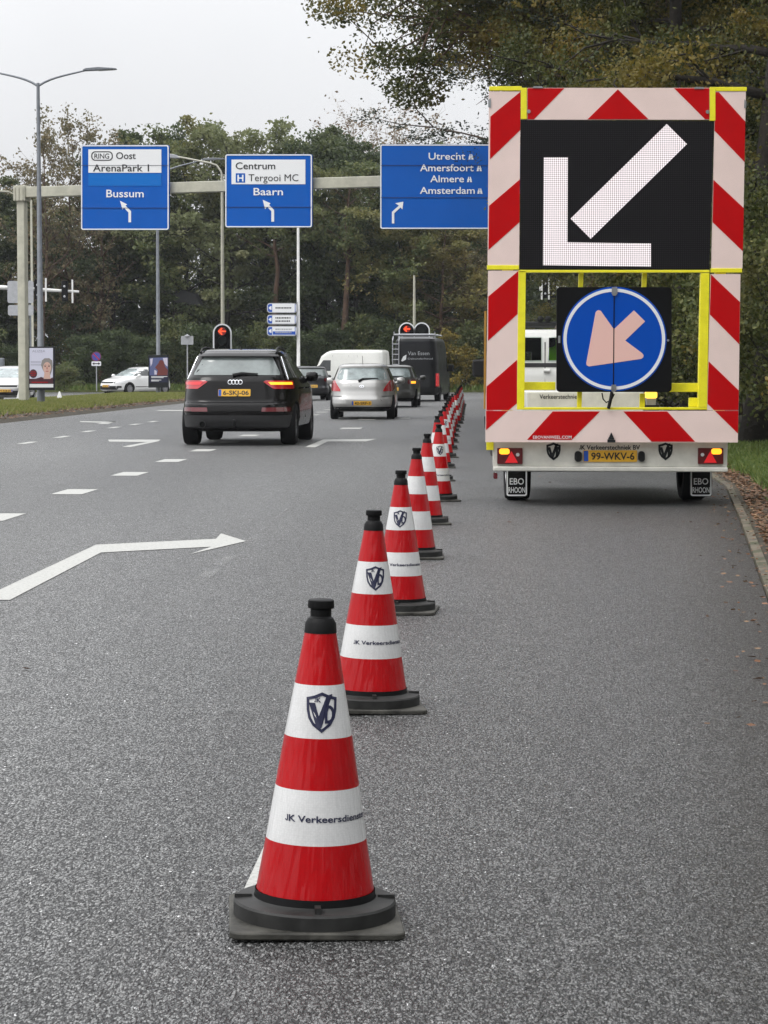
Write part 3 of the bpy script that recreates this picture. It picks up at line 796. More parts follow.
# body behind the board: beam, deck, battery box, axle, drawbar
fc = flat(TY + .12, tl)
def pz(py, Y=TY+.12): return P(384, py, Y).z
def pxx(px, Y=TY+.12): return P(px, 440, Y).x - tl.x
ch = MB()
ch.prism([(493,440),(728,440),(727,467),(493,466)], fc, -.10, 0)
rear_beam = ch.build('rear_beam', M['chassis_white'], trailer, bevel=.004)
ch = MB(); ch.prism([(493.5,466.2),(727.5,467.2),(727.5,472),(493.5,471)], fc, -.16, .035); ch.build('beam_lip', M['chassis_white'], rear_beam, bevel=.012, seg=3)
dkx0, dkx1 = pxx(497), pxx(724)
de = MB(); de.box(dkx0+.30, dkx1-.05, .24, 3.6, pz(470), pz(443)); de.build('deck', M['chassis_white'], trailer, bevel=.01)
db = MB()
for s in (-1, 1): db.tube([(s*.75, 3.3, .52), (s*.08, 5.0, .50), (s*.05, 5.4, .50)], .05, 8)
db.tube([(0, 5.3, .50), (0, 6.0, .50)], .05, 8); db.build('drawbar', M['galv'], trailer)
bx = MB(); fbx = flat(TY + 1.6, tl)
bx.prism([(527,391.5),(644,391.5),(644,443),(527,443)], fbx, -.9, 0)
box_o = bx.build('battery_box', M['chassis_white'], trailer, bevel=.015)
tx = MB(); tx.text('Verkeerstechniek', fbx, 539.5, 580, 398.8, -4.4, .003, .01); tx.build('lettering', M['emblem_black'], box_o)
bc = MB(); fbc = flat(TY + .55, tl)
bc.prism([(646,398),(656,398),(655.5,405),(646.5,405)], fbc, -.05, .01); bco = bc.build('beacon_base', M['sign_back'], trailer)
bc = MB(); bc.prism(rrect(645.2,391.4,657,398.4,2.2), fbc, -.06, .02); bc.build('amber_beacon', M['amber_hot'], bco, smooth=40)
bc = MB(); bc.prism([(644,405),(659,405),(659,441),(644,441)], fbc, -.1, .01); bc.build('beacon_post', M['emblem_black'], bco)
for (x0, x1, sgn) in ((497, 522.5, 1), (697.5, 723, -1)):
    hs = MB(); hs.prism(rrect(x0, 447.8, x1, 464, 1), fc, 0, .03); ho = hs.build('tail_light', M['lens_dark'], trailer, bevel=.003)
    cx = (x0 + x1)/2
    tri = MB(); tri.prism([(cx-6+sgn, 462.6), (cx+7+sgn, 462.6), (cx+.5+sgn, 451)], fc, .0305, .036); tri.build('red_triangle', M['lens_lit_red'], ho)  # the triangle is a reflector; a faint red glow is added to it
    ax = 504.2 if sgn > 0 else 716
    am = MB(); am.prism(rrect(ax-5.2, 448.4, ax+5.2, 454.2, 2.4), fc, .0305, .038); am.build('amber_indicator', M['lens_amber_lit'], ho, smooth=40)
    cl = MB(); bx_ = x1-5 if sgn > 0 else x0+4.5
    cl.prism(circle(bx_, 454.5, 1.8, n=12), fc, .0305, .036); cl.build('clear_lamp', M['lens_clear'], ho)
for cx in (553.5, 665.5):
    e = MB(); emblem(e, fc, cx, 451.0, 7.2, 'T', -8.4, .004, None, .72); e.build('shield_emblem', M['emblem_black'], rear_beam)
tx = MB(); tx.text('JK Verkeerstechniek BV', fc, 579, 640, 449.6, -4.6, .003, .02); tx.build('lettering', M['emblem_black'], rear_beam)
def number_plate(fn, x0, x1, y0, y1, body, parent, vdown=True, eu=True, name='number_plate', d=.012):
    p = MB(); p.prism(rrect(x0, y0, x1, y1, abs(y1-y0)*.08, 3), fn, 0, d); po = p.build(name, M['plate_yellow'], parent)
    w = x1 - x0; h = y1 - y0
    if eu:
        b = MB(); b.prism([(x0+.01*w, y0+.05*h), (x0+.095*w, y0+.05*h), (x0+.095*w, y1-.05*h), (x0+.01*w, y1-.05*h)], fn, d+.0005, d+.002); b.build('country_band', M['plate_blue'], po)
    t = MB(); t.text(body, fn, x0 + .15*w, x1 - .05*w, (y1 - .2*h) if vdown else (y0 + .2*h), (-.6 if vdown else .6)*abs(h), d+.002, .02); t.build('characters', M['sign_black'], po)
    return po
number_plate(fc, 583, 637, 450.2, 461.8, '99-WKV-6', trailer)
for x0, x1, s in ((574.5, 581.5, -1), (638, 644.5, 1)):
    l_ = MB(); l_.prism(rrect(x0, 451, x1, 461.6, 3.2), fc, 0, .04); l_.build('plate_lamp', M['black_plastic'], trailer, smooth=50)
yb = MB(); yb.prism([(486.5,440.5),(493.5,440.5),(493.5,450),(486.5,450)], fc, -.04, .01); yb.build('yellow_corner_block', M['yellow_paint'], trailer)
sr = MB(); sr.prism(rrect(493.4,472.6,497.5,479,1.5), fc, -.08, .0); sr.build('side_lamp', M['lens_dark'], trailer)
st = MB(); st.prism([(484.4,311),(486.5,311),(485.6,409),(483.7,409)], flat(TY + .16, tl), -.03, 0); st.build('side_strip', M['amber_strip'], trailer)
fm = flat(TY + .55, tl)
for x0, x1 in ((506, 527.5), (690, 712)):
    mf = MB(); mf.prism(rrect(x0, 468, x1, 496.5, 2.2), fm, -.02, 0); mo = mf.build('mud_flap', M['black_rubber'], trailer)
    bd = MB(); o_ = rrect(x0+.5, 468.5, x1-.5, 496, 2.2); i_ = rrect(x0+1.9, 469.9, x1-1.9, 494.6, 1.4)
    bd.ring(o_, i_, fm, .0005, .003); bd.build('white_border', M['sign_white'], mo)
    t = MB(); w = x1-x0
    t.text('EBO', fm, x0+.17*w, x1-.17*w, 484.4, -6.2, .003, .012); t.text('RHOON', fm, x0+.11*w, x1-.11*w, 492.6, -5.4, .003, .012); t.build('lettering', M['sign_white'], mo)
def wheel(parent, c, r, w, rim='rim', spokes=10, axis='X', tyre_m='tyre', outside=1):
    """axle along local x; outside = side the rim faces"""
    Mx = Matrix.Translation(c) @ Matrix.Rotation(R(90), 4, 'Y')
    t = MB(); h = w/2
    t.lathe([(r*.62,-h*.9),(r*.66,-h),(r*.93,-h),(r,-h*.72),(r,h*.72),(r*.93,h),(r*.66,h),(r*.62,h*.9),(r*.6,0)], 40, Mx, caps=False)
    to = t.build('wheel', M[tyre_m], parent, smooth=40)
    q = MB(); s = outside
    q.lathe([(r*.64,s*h*.86),(r*.60,s*h*.9),(r*.56,s*h*.6),(r*.5,s*h*.5),(.0,s*h*.5)], 32, Mx, caps=False)
    for k in range(spokes):
        a = 2*math.pi*k/spokes
        Mk = Mx @ Matrix.Rotation(a, 4, 'Z')
        zz = sorted((s*h*.52, s*h*.86))
        q.box(r*.08, r*.60, -r*.045, r*.045, zz[0], zz[1], Mk)
    q.lathe([(r*.14,s*h*.5),(r*.14,s*h*.92),(0.001,s*h*.92)], 16, Mx, caps=False)
    q.build('rim', M[rim], to, smooth=35)
    return to
for px_, s in ((517, -1), (692, 1)):
    cx = P(px_, 480, TY+1.15).x - tl.x
    wheel(trailer, Vector((cx, 1.15, .325)), .325, .24, outside=s)
for px_, s in ((505, -1), (714, 1)):
    cx = P(px_, 480, TY+.7).x - tl.x
    g = MB(); g.box(cx-.10, cx+.10, .5, 1.7, .42, .66); g.build('wheel_guard', M['black_plastic'], trailer, bevel=.02)
ax = MB(); ax.tube([(-1.0,1.15,.33),(1.0,1.15,.33)], .05, 8); ax.box(-.9,.9,.35,.42,.36,.48); ax.build('axle', M['black_plastic'], trailer)
# uprights carrying the board
for s in (dkx0+.10, dkx1-.04): MB().box(s-.05, s+.05, .15, .25, .5, 3.9).build('board_support', M['yellow_paint'], trailer)
# ------------------------------------------------------------------ vehicles
class Body:
    """car body as stacked plan outlines; level = (z, rear y, front y, half width, squareness). Local: +y ahead, rear at y = 0"""
    def __init__(self, levels):
        self.L = np.array(levels, float)
    def at(self, z):
        return [float(np.interp(z, self.L[:,0], self.L[:,i])) for i in range(1, 5)]
    def loop(self, z, n=56):
        r, f, w, e = self.at(z)
        c, h = (r+f)/2, (f-r)/2
        out = []
        for k in range(n):
            a = 2*math.pi*(k+.5)/n
            ca, sa = math.cos(a), math.sin(a)
            out.append((w*math.copysign(abs(ca)**(2/e), ca), c + h*math.copysign(abs(sa)**(2/e), sa), z))
        return out
    def mesh(self, n=56, sub=4):
        mb = MB()
        zs = []
        for a, b in zip(self.L[:-1,0], self.L[1:,0]): zs += [a + (b-a)*k/sub for k in range(sub)]
        zs.append(self.L[-1,0])
        vs = []
        for z in zs: vs += self.loop(z, n)
        fs = []
        for i in range(len(zs)-1):
            for k in range(n): fs.append((i*n+k, i*n+(k+1)%n, (i+1)*n+(k+1)%n, (i+1)*n+k))
        fs.append(tuple(range(n))[::-1]); fs.append(tuple((len(zs)-1)*n+k for k in range(n)))
        mb.add(vs, fs)
        return mb
    def end(self, x, z, w=0.0, front=False):
        r, f, hw, e = self.at(z)
        c, h = (r+f)/2, (f-r)/2
        q = min(abs(x)/hw, .995)
        y = h*(1 - q**e)**(1/e)
        # outward normal in plan
        nx = (q**(e-1))/hw*math.copysign(1, x); ny = (max(y, 1e-4)/h)**(e-1)/h
        l = math.hypot(nx, ny); nx /= l; ny /= l
        if not front: y, ny = -y, -ny
        return Vector((x + nx*w, c + y + ny*w, z))
    def rear(self, x, z, w=0.0): return self.end(x, z, w, False)
    def front(self, x, z, w=0.0): return self.end(x, z, w, True)
    def side(self, s):
        def fn(y, z, w=0.0):
            r, f, hw, e = self.at(z)
            c, h = (r+f)/2, (f-r)/2
            q = min(abs(y-c)/h, .995)
            return Vector((s*(hw*(1 - q**e)**(1/e) + w), y, z))
        return fn
def patch(rows, fn, d=.006, nu=8, nv=3):
    """strip of (v, u0, u1) rows laid on a body surface, raised by d, with a skirt"""
    rr = []
    for (a, b) in zip(rows[:-1], rows[1:]):
        for k in range(nv): 
            t = k/nv; rr.append([a[i] + (b[i]-a[i])*t for i in range(3)])
    rr.append(list(rows[-1]))
    mb = MB(); vs = []; n = nu+1
    for v, u0, u1 in rr:
        for k in range(n): vs.append(fn(u0 + (u1-u0)*k/nu, v, d))
    fs = [(i*n+k, i*n+k+1, (i+1)*n+k+1, (i+1)*n+k) for i in range(len(rr)-1) for k in range(nu)]
    m = len(rr)
    border = [(0, k) for k in range(n)] + [(i, nu) for i in range(1, m)] + [(m-1, k) for k in range(nu-1, -1, -1)] + [(i, 0) for i in range(m-2, 0, -1)]
    o = len(vs)
    for i, k in border:
        v, u0, u1 = rr[i]; vs.append(fn(u0 + (u1-u0)*k/nu, v, -.012))
    nb = len(border)
    for j in range(nb):
        a = border[j]; b = border[(j+1) % nb]
        fs.append((a[0]*n+a[1], b[0]*n+b[1], o+(j+1) % nb, o+j))
    mb.add(vs, fs)
    return mb
def put(rows, fn, name, m, parent, d=.006, **k): return patch(rows, fn, d, **k).build(name, M[m], parent, smooth=40)
def cut_wells(body, W, ys, r):
    """open the wheel wells in a closed body mesh"""
    mb = MB()
    for y in ys:
        for s in (-1, 1):
            mb.lathe([(r*1.11, -.22), (r*1.11, .22)], 36, Matrix.Translation((s*(W - .10), y, r)) @ Matrix.Rotation(R(90), 4, 'Y'))
    c = mb.build('well_cutter', M['black_plastic'], body.parent)
    b = body.modifiers.new('wells', 'BOOLEAN'); b.operation = 'DIFFERENCE'; b.solver = 'EXACT'; b.object = c; b.material_mode = 'TRANSFER'
    bpy.context.view_layer.update()
    me = bpy.data.meshes.new_from_object(body.evaluated_get(bpy.context.evaluated_depsgraph_get()))
    body.modifiers.clear(); old = body.data; body.data = me; bpy.data.meshes.remove(old)
    cm = c.data; bpy.data.objects.remove(c); bpy.data.meshes.remove(cm)
    me.set_sharp_from_angle(angle=R(34))
def wheels(root, xs, ys, r, w, rim='rim', spokes=10, arch=True):
    body = [o for o in root.children if o.name.split('.')[0] == 'body'][0]
    cut_wells(body, xs, ys, r)
    arch = False
    for y in ys:
        for s in (-1, 1):
            wheel(root, Vector((s*(xs - w/2), y, r)), r, w, rim, spokes, outside=s)
            if arch:
                a = MB(); Mx = Matrix.Translation((s*(xs - w*.55), y, r)) @ Matrix.Rotation(R(90), 4, 'Y')
                a.lathe([(r*1.13, -w*.57),(r*1.13, w*.57),(.02, w*.57)] if s > 0 else [(.02,-w*.57),(r*1.13, -w*.57),(r*1.13, w*.57)], 32, Mx, caps=False)
                a.build('wheel_arch', M['black_plastic'], root, smooth=40)
def mirror(root, x, y, z, m, s, glass=True):
    b = MB(); b.lathe([(.02,-.11),(.075,-.10),(.09,-.03),(.09,.05),(.06,.10),(.02,.11)], 16, Matrix.Translation((x + s*.12, y, z)) @ Matrix.Rotation(R(90), 4, 'Y') @ Matrix.Diagonal((1, .8, 1, 1)))
    b.tube([(x - s*.05, y+.05, z-.07), (x + s*.08, y, z-.03)], .03, 8)
    return b.build('wing_mirror', M[m], root, smooth=50)
def road_pose(px, py, yaw=0.0):
    """rear (or reference) point on the road under a pixel, heading along the carriageway plus yaw to the right (deg)"""
    p = G(px, py); return p, -(math.atan(VPX) + R(yaw))

# black SUV
p, rz = road_pose(234.3, 446.2, 1.0)
suv = empty('suv_car', (p.x, p.y + .05, 0), rz)
tag(suv, 'black SUV with its right indicator lit, driving beside the row of cones', 'car')
BQ = Body([(z, a, b, w*1.06, e) for z, a, b, w, e in [(.24,.30,4.35,.80,6),(.32,.08,4.55,.91,6),(.42,.02,4.62,.93,5),(.58,.0,4.63,.945,5),(.70,.02,4.62,.945,5),(.76,.075,4.60,.945,4.8),(.90,.10,4.56,.945,4.6),
           (1.02,.12,4.40,.935,4.4),(1.10,.135,3.75,.92,4.2),(1.16,.17,3.45,.90,4.2),(1.22,.22,3.25,.865,4.2),(1.35,.33,2.95,.80,4.4),(1.48,.44,2.65,.735,4.6),(1.53,.46,2.45,.71,4.6),(1.57,.49,2.30,.69,4.6),(1.61,.57,2.1,.655,4.4),(1.635,.70,1.9,.60,4.2),(1.655,.95,1.7,.52,4)]])
BQ.mesh().build('body', M['car_black'], suv, smooth=32)
put([(1.205,-.735,.735),(1.24,-.735,.735),(1.50,-.60,.60),(1.515,-.585,.585)], BQ.rear, 'rear_window', 'glass_mid', suv, nu=14)
w_ = MB(); w_.tube([BQ.rear(-.05,1.20,.03), BQ.rear(.10,1.235,.035), BQ.rear(.38,1.225,.03)], [.03,.022,.010], 8); w_.build('rear_wiper', M['black_plastic'], suv)
put([(1.525,-.64,.64),(1.54,-.655,.655),(1.60,-.62,.62)], lambda u, v, w=0.0: BQ.rear(u, v, w + (.07 if w > 0 else 0)*max(0, 1-(v-1.525)/.075)), 'roof_spoiler', 'car_black', suv, d=.006, nu=14)
for s in (-1, 1):
    f = lambda u, v, w=0.0, s=s: BQ.rear(s*u, v, w)
    lo = put([(.970,.65,.935),(.985,.62,.938),(1.05,.53,.932),(1.09,.475,.925),(1.112,.52,.915)], f, 'tail_light', 'lens_red', suv, d=.012)
    put([(1.040,.60,.915),(1.085,.56,.905)], f, 'light_strip', 'lens_amber_lit' if s > 0 else 'lens_lit_red', lo, d=.017)
    put([(.585,.46,.91),(.655,.47,.91)], f, 'bumper_reflector', 'lens_dark', suv, d=.008)
put([(.30,-.85,.85),(.33,-.885,.885),(.50,-.92,.92),(.52,-.92,.92)], BQ.rear, 'lower_bumper', 'grey_plastic', suv, d=.015, nu=20)
put([(.735,-.93,.93),(.745,-.93,.93)], BQ.rear, 'bumper_seam', 'matt_black', suv, d=.004, nu=20)
number_plate(BQ.rear, -.285, .265, .845, .965, '6-SKJ-06', suv, vdown=False, d=.02)
rg = MB()
for k in range(4):
    cx = -.087 + k*.058
    rg.ring(circle(cx, 1.085, .040, n=24), circle(cx, 1.085, .031, n=24), BQ.rear, 0, .012)
rg.build('ring_emblem', M['chrome'], suv)
ex = MB(); ex.lathe([(.048,0),(.055,.0),(.055,.5),(.05,.5),(.045,.12),(.0,.12)], 18, Matrix.Translation((-.55,-.02,.37)) @ Matrix.Rotation(R(-90), 4, 'X'), caps=False); ex.build('exhaust_pipe', M['grey_plastic'], suv, smooth=50)
tb = MB(); tb.tube([(0,.1,.33),(0,-.05,.36),(0,-.06,.42)], .025, 8); tb.lathe([(.005,.40),(.035,.42),(.035,.44),(.005,.46)], 10, Matrix.Translation((0,-.06,0))); tb.build('tow_ball', M['black_plastic'], suv)
for s in (-1, 1):
    f = BQ.side(s)
    for (y0, y1, y0t, y1t) in ((.55, 1.25, .80, 1.22), (1.31, 2.28, 1.29, 2.25), (2.35, 3.25, 2.32, 2.55)):
        put([(1.16, y0, y1), (1.48, y0t, y1t)], f, 'side_window', 'glass_dark', suv)
    t = MB(); t.tube([f(.50,1.13,.008), f(3.4,1.13,.008)], .012, 6); t.tube([f(.50,1.13,.008), f(.72,1.515,.008), f(1.3,1.535,.006), f(2.3,1.525,.006)], .012, 6); t.build('chrome_trim', M['chrome'], suv)
    t = MB(); t.tube([(s*.655,.62,1.585),(s*.65,.78,1.655),(s*.64,1.1,1.675),(s*.63,2.0,1.66),(s*.62,2.3,1.58)], .02, 8); t.build('roof_rail', M['black_plastic'], suv, smooth=60)
    mirror(suv, s*.93, 2.95, 1.17, 'car_black', s)
    t = MB()
    for y in (1.29, 2.31): t.tube([f(y, .45, .002), f(y, 1.12, .002)], .005, 4)
    t.build('door_seam', M['matt_black'], suv)
    t = MB(); 
    for y in (1.42, 2.45): t.tube([f(y,.98,.01), f(y+.03,.98,.04), f(y+.2,.98,.04), f(y+.23,.98,.01)], .014, 6)
    t.build('door_handle', M['car_black'], suv)
an = MB(); an.lathe([(.03,1.6),(.02,1.66),(.006,1.70)], 10, Matrix.Translation((0,.95,0))); an.build('roof_antenna', M['car_black'], suv, smooth=50)
wheels(suv, .975, (.88, 3.69), .36, .26, 'dark_rim')
un = MB(); un.box(-.7,.7,.5,4.2,.25,.4); un.build('underbody', M['black_plastic'], suv)

# generic hatchback
def hatch(name, loc, rz, paint, H=1.46, W=.855, Ln=4.0, glass='glass_pale', plate='00-XXX-0', plate_z=(.37,.48), lights='i', rim='rim', pale_roof=False):
    k = H/1.46
    r = empty(name, loc, rz)
    Bd = Body([(.20,.25,Ln-.2,W-.12,5),(.28,.06,Ln-.05,W-.03,5),(.40,.0,Ln,W,5),(.52,.0,Ln,W+.005,4.6),(.62,.04,Ln-.04,W+.005,4.2),(.74,.075,Ln-.15,W,4.2),(.86*k,.09,Ln-.45,W-.01,4),
               (.95*k,.12,Ln-.95,W-.03,4),(1.02*k,.17,Ln-1.1,W-.06,4.2),(1.18*k,.27,Ln-1.4,W-.125,4.4),(1.32*k,.36,Ln-1.75,W-.185,4.6),(1.385*k,.36,Ln-1.95,W-.215,4.6),(1.415*k,.40,Ln-2.1,W-.25,4.4),(1.44*k,.55,Ln-2.3,W-.33,4),(1.46*k,.85,Ln-2.5,W-.5,3.5)])
    Bd.mesh().build('body', M[paint], r, smooth=35)
    put([(1.035*k,-.60,.60),(1.07*k,-.655,.655),(1.22*k,-.62,.62),(1.33*k,-.56,.56),(1.345*k,-.50,.50)], Bd.rear, 'rear_window', glass, r, nu=14)
    t = MB(); t.tube([Bd.rear(-.08,1.00*k,.03), Bd.rear(.02,1.06*k,.03), Bd.rear(.42,1.075*k,.025)], [.035,.022,.012], 8); t.build('rear_wiper', M['black_plastic'], r)
    for s in (-1, 1):
        f = lambda u, v, w=0.0, s=s: Bd.rear(s*u, v, w)
        if lights == 'i':
            put([(.735*k,W-.30,W-.07),(.80*k,W-.28,W-.03),(.93*k,W-.19,W-.035),(1.02*k,W-.135,W-.07)], f, 'tail_light', 'lens_red', r, d=.012)
        else:
            lo = put([(.80*k,W-.30,W-.05),(.86*k,W-.34,W-.035),(.95*k,W-.30,W-.045),(.97*k,W-.2,W-.06)], f, 'tail_light', 'lens_dark', r, d=.012)
            if s > 0 and lights == 'b': put([(.82*k,W-.22,W-.08),(.90*k,W-.22,W-.08)], f, 'lit_indicator', 'lens_amber_lit', lo, d=.02)
        sf = Bd.side(s)
        for (y0, y1, y0t, y1t) in ((.55,.88,.62,.86), (.94,1.72,.92,1.70), (1.78,Ln-1.15,1.76,Ln-1.75)):
            put([(1.0*k, y0, y1), (1.33*k, y0t, y1t)], sf, 'side_window', 'glass_dark', r)
        mirror(r, s*(W-.02), Ln-1.35, 1.0*k, paint, s)
        t = MB()
        for y in (.91, 1.75): t.tube([sf(y,.4,.002), sf(y,.97*k,.002)], .005, 4)
        t.build('door_seam', M['matt_black'], r)
    put([(.22,-W+.14,W-.14),(.27,-W+.07,W-.07),(.33,-W+.12,W-.12)], Bd.rear, 'lower_bumper', 'black_plastic', r, d=.012, nu=16)
    put([(plate_z[0]-.05,-.36,.36),(plate_z[1]+.03,-.40,.40)], Bd.rear, 'plate_recess', paint, r, d=.004, nu=10)
    number_plate(Bd.rear, -.26, .26, plate_z[0], plate_z[1], plate, r, vdown=False, d=.016)
    e = MB(); e.ring(circle(0,.86*k,.065,.04,24), circle(0,.86*k,.045,.026,24), Bd.rear, 0, .012); e.prism([(-.02,.84*k),(.0,.84*k),(.02,.88*k),(.0,.88*k)], Bd.rear, 0, .012); e.build('round_emblem', M['chrome'], r)
    a = MB(); a.tube([(0,.75,1.45*k),(0,.55,1.66*k)], .006, 6); a.build('roof_antenna', M['black_plastic'], r)
    wheels(r, W-.012, (.70, Ln-.85), .305, .20, rim)
    un = MB(); un.box(-.62,.62,.4,Ln-.3,.22,.35); un.build('underbody', M['black_plastic'], r)
    return r, Bd
p, rz = road_pose(361.5, 419.5, -.5)
h, Bh = hatch('hatchback_car', (p.x, p.y, 0), rz, 'car_silver', plate='42-SRF-3')
tag(h, 'small silver hatchback with yellow plate and red tail lights, braking in traffic', 'car')
for s in (-1, 1): put([(.60,.52,.80),(.615,.52,.80)], lambda u, v, w=0.0, s=s: Bh.rear(s*u, v, w), 'bumper_strip', 'grey_plastic', h, d=.01)
p, rz = road_pose(391, 407.5, .6)
h, _ = hatch('hatchback_car', (p.x, p.y, 0), rz, 'car_taupe', H=1.47, W=.89, Ln=4.3, glass='glass_pale', plate='XX-174-L', plate_z=(.58,.69), lights='b', rim='dark_rim')
tag(h, 'dark grey hatchback with pale rear window, half hidden by the small silver car', 'car')
p, rz = road_pose(311.5, 400.5, -9)
h, _ = hatch('hatchback_car', (p.x, p.y, 0), rz, 'car_grey', H=1.46, W=.88, Ln=4.2, glass='glass_mid', plate='TH-560-D', plate_z=(.55,.66), lights='d', rim='dark_rim')
tag(h, 'charcoal hatchback turning off behind the black SUV', 'car')

# vans
def van(name, loc, rz, paint, H, W, Ln, hood, body_parts=True, rearwin=False, e=9, slope=.9):
    r = empty(name, loc, rz)
    Bv = Body([(.26,.12,Ln-.15,W-.08,e),(.36,.03,Ln-.02,W,e),(.55,.0,Ln,W,e),(.95,.02,Ln-.05,W,e),(hood,.03,Ln-.25,W,e),(hood+.16,.035,Ln-.85,W-.01,e),(H*.55+.25,.05,Ln-1.0-(H*.55+.25-hood)*.2,W-.03,e),(H-.35,.07,Ln-slope-.55,W-.075,e),(H-.14,.09,Ln-slope-.85,W-.10,e),(H-.05,.12,Ln-slope-1.05,W-.14,e*.8),(H,.25,Ln-slope-1.4,W-.26,e*.6)])
    Bv.mesh().build('body', M[paint], r, smooth=32)
    for s in (-1, 1):
        f = Bv.side(s)
        put([(hood+.12, Ln-1.95, Ln-1.05), (min(H-.42, hood+.72), Ln-1.95, Ln-1.5)], f, 'side_window', 'glass_dark', r)
        t = MB()
        for y in (Ln-2.05, 2.0, Ln*.30): t.tube([f(y,.45,.002), f(y,H-.3,.002)], .006, 4)
        t.tube([f(.15,.62,.004), f(Ln-.4,.62,.004)], .03, 6)
        t.build('side_trim', M['black_plastic'], r)
        m_ = MB(); m_.box(min(s*(W-.02), s*(W+.24)), max(s*(W-.02), s*(W+.24)), Ln-1.4, Ln-1.28, hood+.12, hood+.42); m_.build('wing_mirror', M['black_plastic'], r, bevel=.03)
        put([(.62,W-.115,W-.02),(1.15,W-.115,W-.025)], lambda u, v, w=0.0, s=s: Bv.rear(s*u, v, w), 'tail_light', 'lens_lit_red' if paint == 'van_charcoal' else 'lens_red', r, d=.012)
    put([(.36,-W+.03,W-.03),(.55,-W+.02,W-.02)], Bv.rear, 'rear_bumper', 'black_plastic', r, d=.05, nu=12)
    t = MB(); t.tube([Bv.rear(0,.58,.002), Bv.rear(0,H-.2,.002)], .008, 4); t.tube([Bv.rear(-W+.13,H-.16,.002), Bv.rear(W-.13,H-.16,.002)], .008, 4)
    t.build('door_seam', M['matt_black'], r)
    wheels(r, W-.012, (1.05, Ln-.95), .34, .23, 'dark_rim')
    un = MB(); un.box(-.7,.7,.4,Ln-.3,.27,.4); un.build('underbody', M['black_plastic'], r)
    return r, Bv
# charcoal van with ladder and roof rack
p, rz = road_pose(415, 401.5, 4.3)
v, Bv = van('delivery_van', (p.x, p.y, 0), rz, 'van_charcoal', 2.62, .96, 5.9, 1.1, slope=.75)
tag(v, 'tall charcoal work van with white lettering, roof rack and ladder on its rear door', 'van')
ld = MB()
for x in (-.92, -.66): ld.tube([(x,-.05,1.25),(x,-.05,2.50),(x,.2,2.66)], .022, 8)
for k in range(6): ld.tube([(-.92,-.05,1.3+.21*k),(-.66,-.05,1.3+.21*k)], .018, 8)
ld.build('rear_ladder', M['sign_back'], v)
rk = MB()
rk.tube([(-.88,.15,2.74),(.80,.15,2.74)], .035, 8); rk.tube([(-.70,.12,2.63),(.74,.12,2.63)], .02, 6)
for y in (1.6, 3.0): rk.tube([(-.85,y,2.74),(.80,y,2.74)], .03, 8)
for x in (-.88,.80): rk.tube([(x,.15,2.86),(x,.15,2.72),(x,3.2,2.72)], .025, 8); rk.tube([(x*.9,1.0,2.5),(x*.9,1.0,2.74)], .025, 6)
rk.build('roof_rack', M['sign_back'], v)
lt = MB(); lt.text('Van Essen', Bv.rear, -.30, .58, 1.90, .15, .006, .0)
lt.build('lettering', M['sign_back'], v); lt = MB()
lt.text('Dakonderhoud', Bv.rear, -.30, .72, 1.72, .07, .006, .0)
lt.build('lettering', M['sign_back'], v)
lf = MB(); lf.prism([(-.58,1.66),(-.52,1.64),(-.38,1.72),(-.36,1.92),(-.50,1.84)], Bv.rear, 0, .008); lf.build('leaf_emblem', M['sign_white'], v)
# white van turning left
p = P(391, 390, 128)
v, Bw = van('delivery_van', (p.x - .2, 128.6, 0), R(74), 'van_white', 2.42, .98, 5.0, 1.12, slope=.75)
tag(v, 'white panel van turning across the junction behind the small silver car', 'van')
# white service van towing the trailer
p = P(545.5, 420, 36.0)
v, Bs = van('service_van', (p.x - .01, 36.0, 0), -R(2.6), 'van_white', 1.93, .93, 4.9, 1.05, slope=.5)
tag(v, 'white service van with rear windows and roof bars, parked ahead of the trailer', 'van')
for x0, x1 in ((-.74,-.045), (.045,.74)):
    put([(1.42,x0,x1),(1.46,x0-.01*(x0<0),x1),(1.80,x0+.05,x1),(1.815,x0+.07,x1-.02)], Bs.rear, 'rear_window', 'glass_tinted', v, d=.008)
put([(1.335,-.82,.82),(1.40,-.82,.82)], Bs.rear, 'dark_trim', 'grey_plastic', v, d=.006, nu=12)
for x in (-.02,): 
    t = MB(); t.tube([Bs.rear(x,1.28,.02), Bs.rear(x+.10,1.28,.02)], .035, 8); t.build('door_handle', M['van_white'], v)
def cut_boxes(body, boxes):
    mb = MB()
    for b in boxes: mb.box(*b)
    c = mb.build('cutter', M['black_plastic'], body.parent)
    m_ = body.modifiers.new('cut', 'BOOLEAN'); m_.operation = 'DIFFERENCE'; m_.solver = 'EXACT'; m_.object = c; m_.material_mode = 'TRANSFER'
    bpy.context.view_layer.update()
    me = bpy.data.meshes.new_from_object(body.evaluated_get(bpy.context.evaluated_depsgraph_get()))
    body.modifiers.clear(); old = body.data; body.data = me; bpy.data.meshes.remove(old)
    cm = c.data; bpy.data.objects.remove(c); bpy.data.meshes.remove(cm); me.set_sharp_from_angle(angle=R(34))
vb = [o for o in v.children if o.name.split('.')[0] == 'body'][0]
for bx_ in ([(-.72,-.06,-.1,.25,1.44,1.80), (.06,.72,-.1,.25,1.44,1.80), (-.70,.70,.2,3.0,.65,1.88), (-.55,-.15,2.9,5.2,1.25,1.60)]): cut_boxes(vb, [bx_])
rk = MB()
for y in (.35, 1.6, 2.6):
    rk.tube([(-.80,y,2.03),(.80,y,2.03)], .03, 8)
    for x in (-.74,.74): rk.tube([(x,y,1.86),(x,y,2.03)], .03, 6)
rk.tube([(-.78,.3,2.06),(-.78,2.8,2.06)], .025, 6); rk.tube([(.78,.3,2.06),(.78,2.8,2.06)], .025, 6)
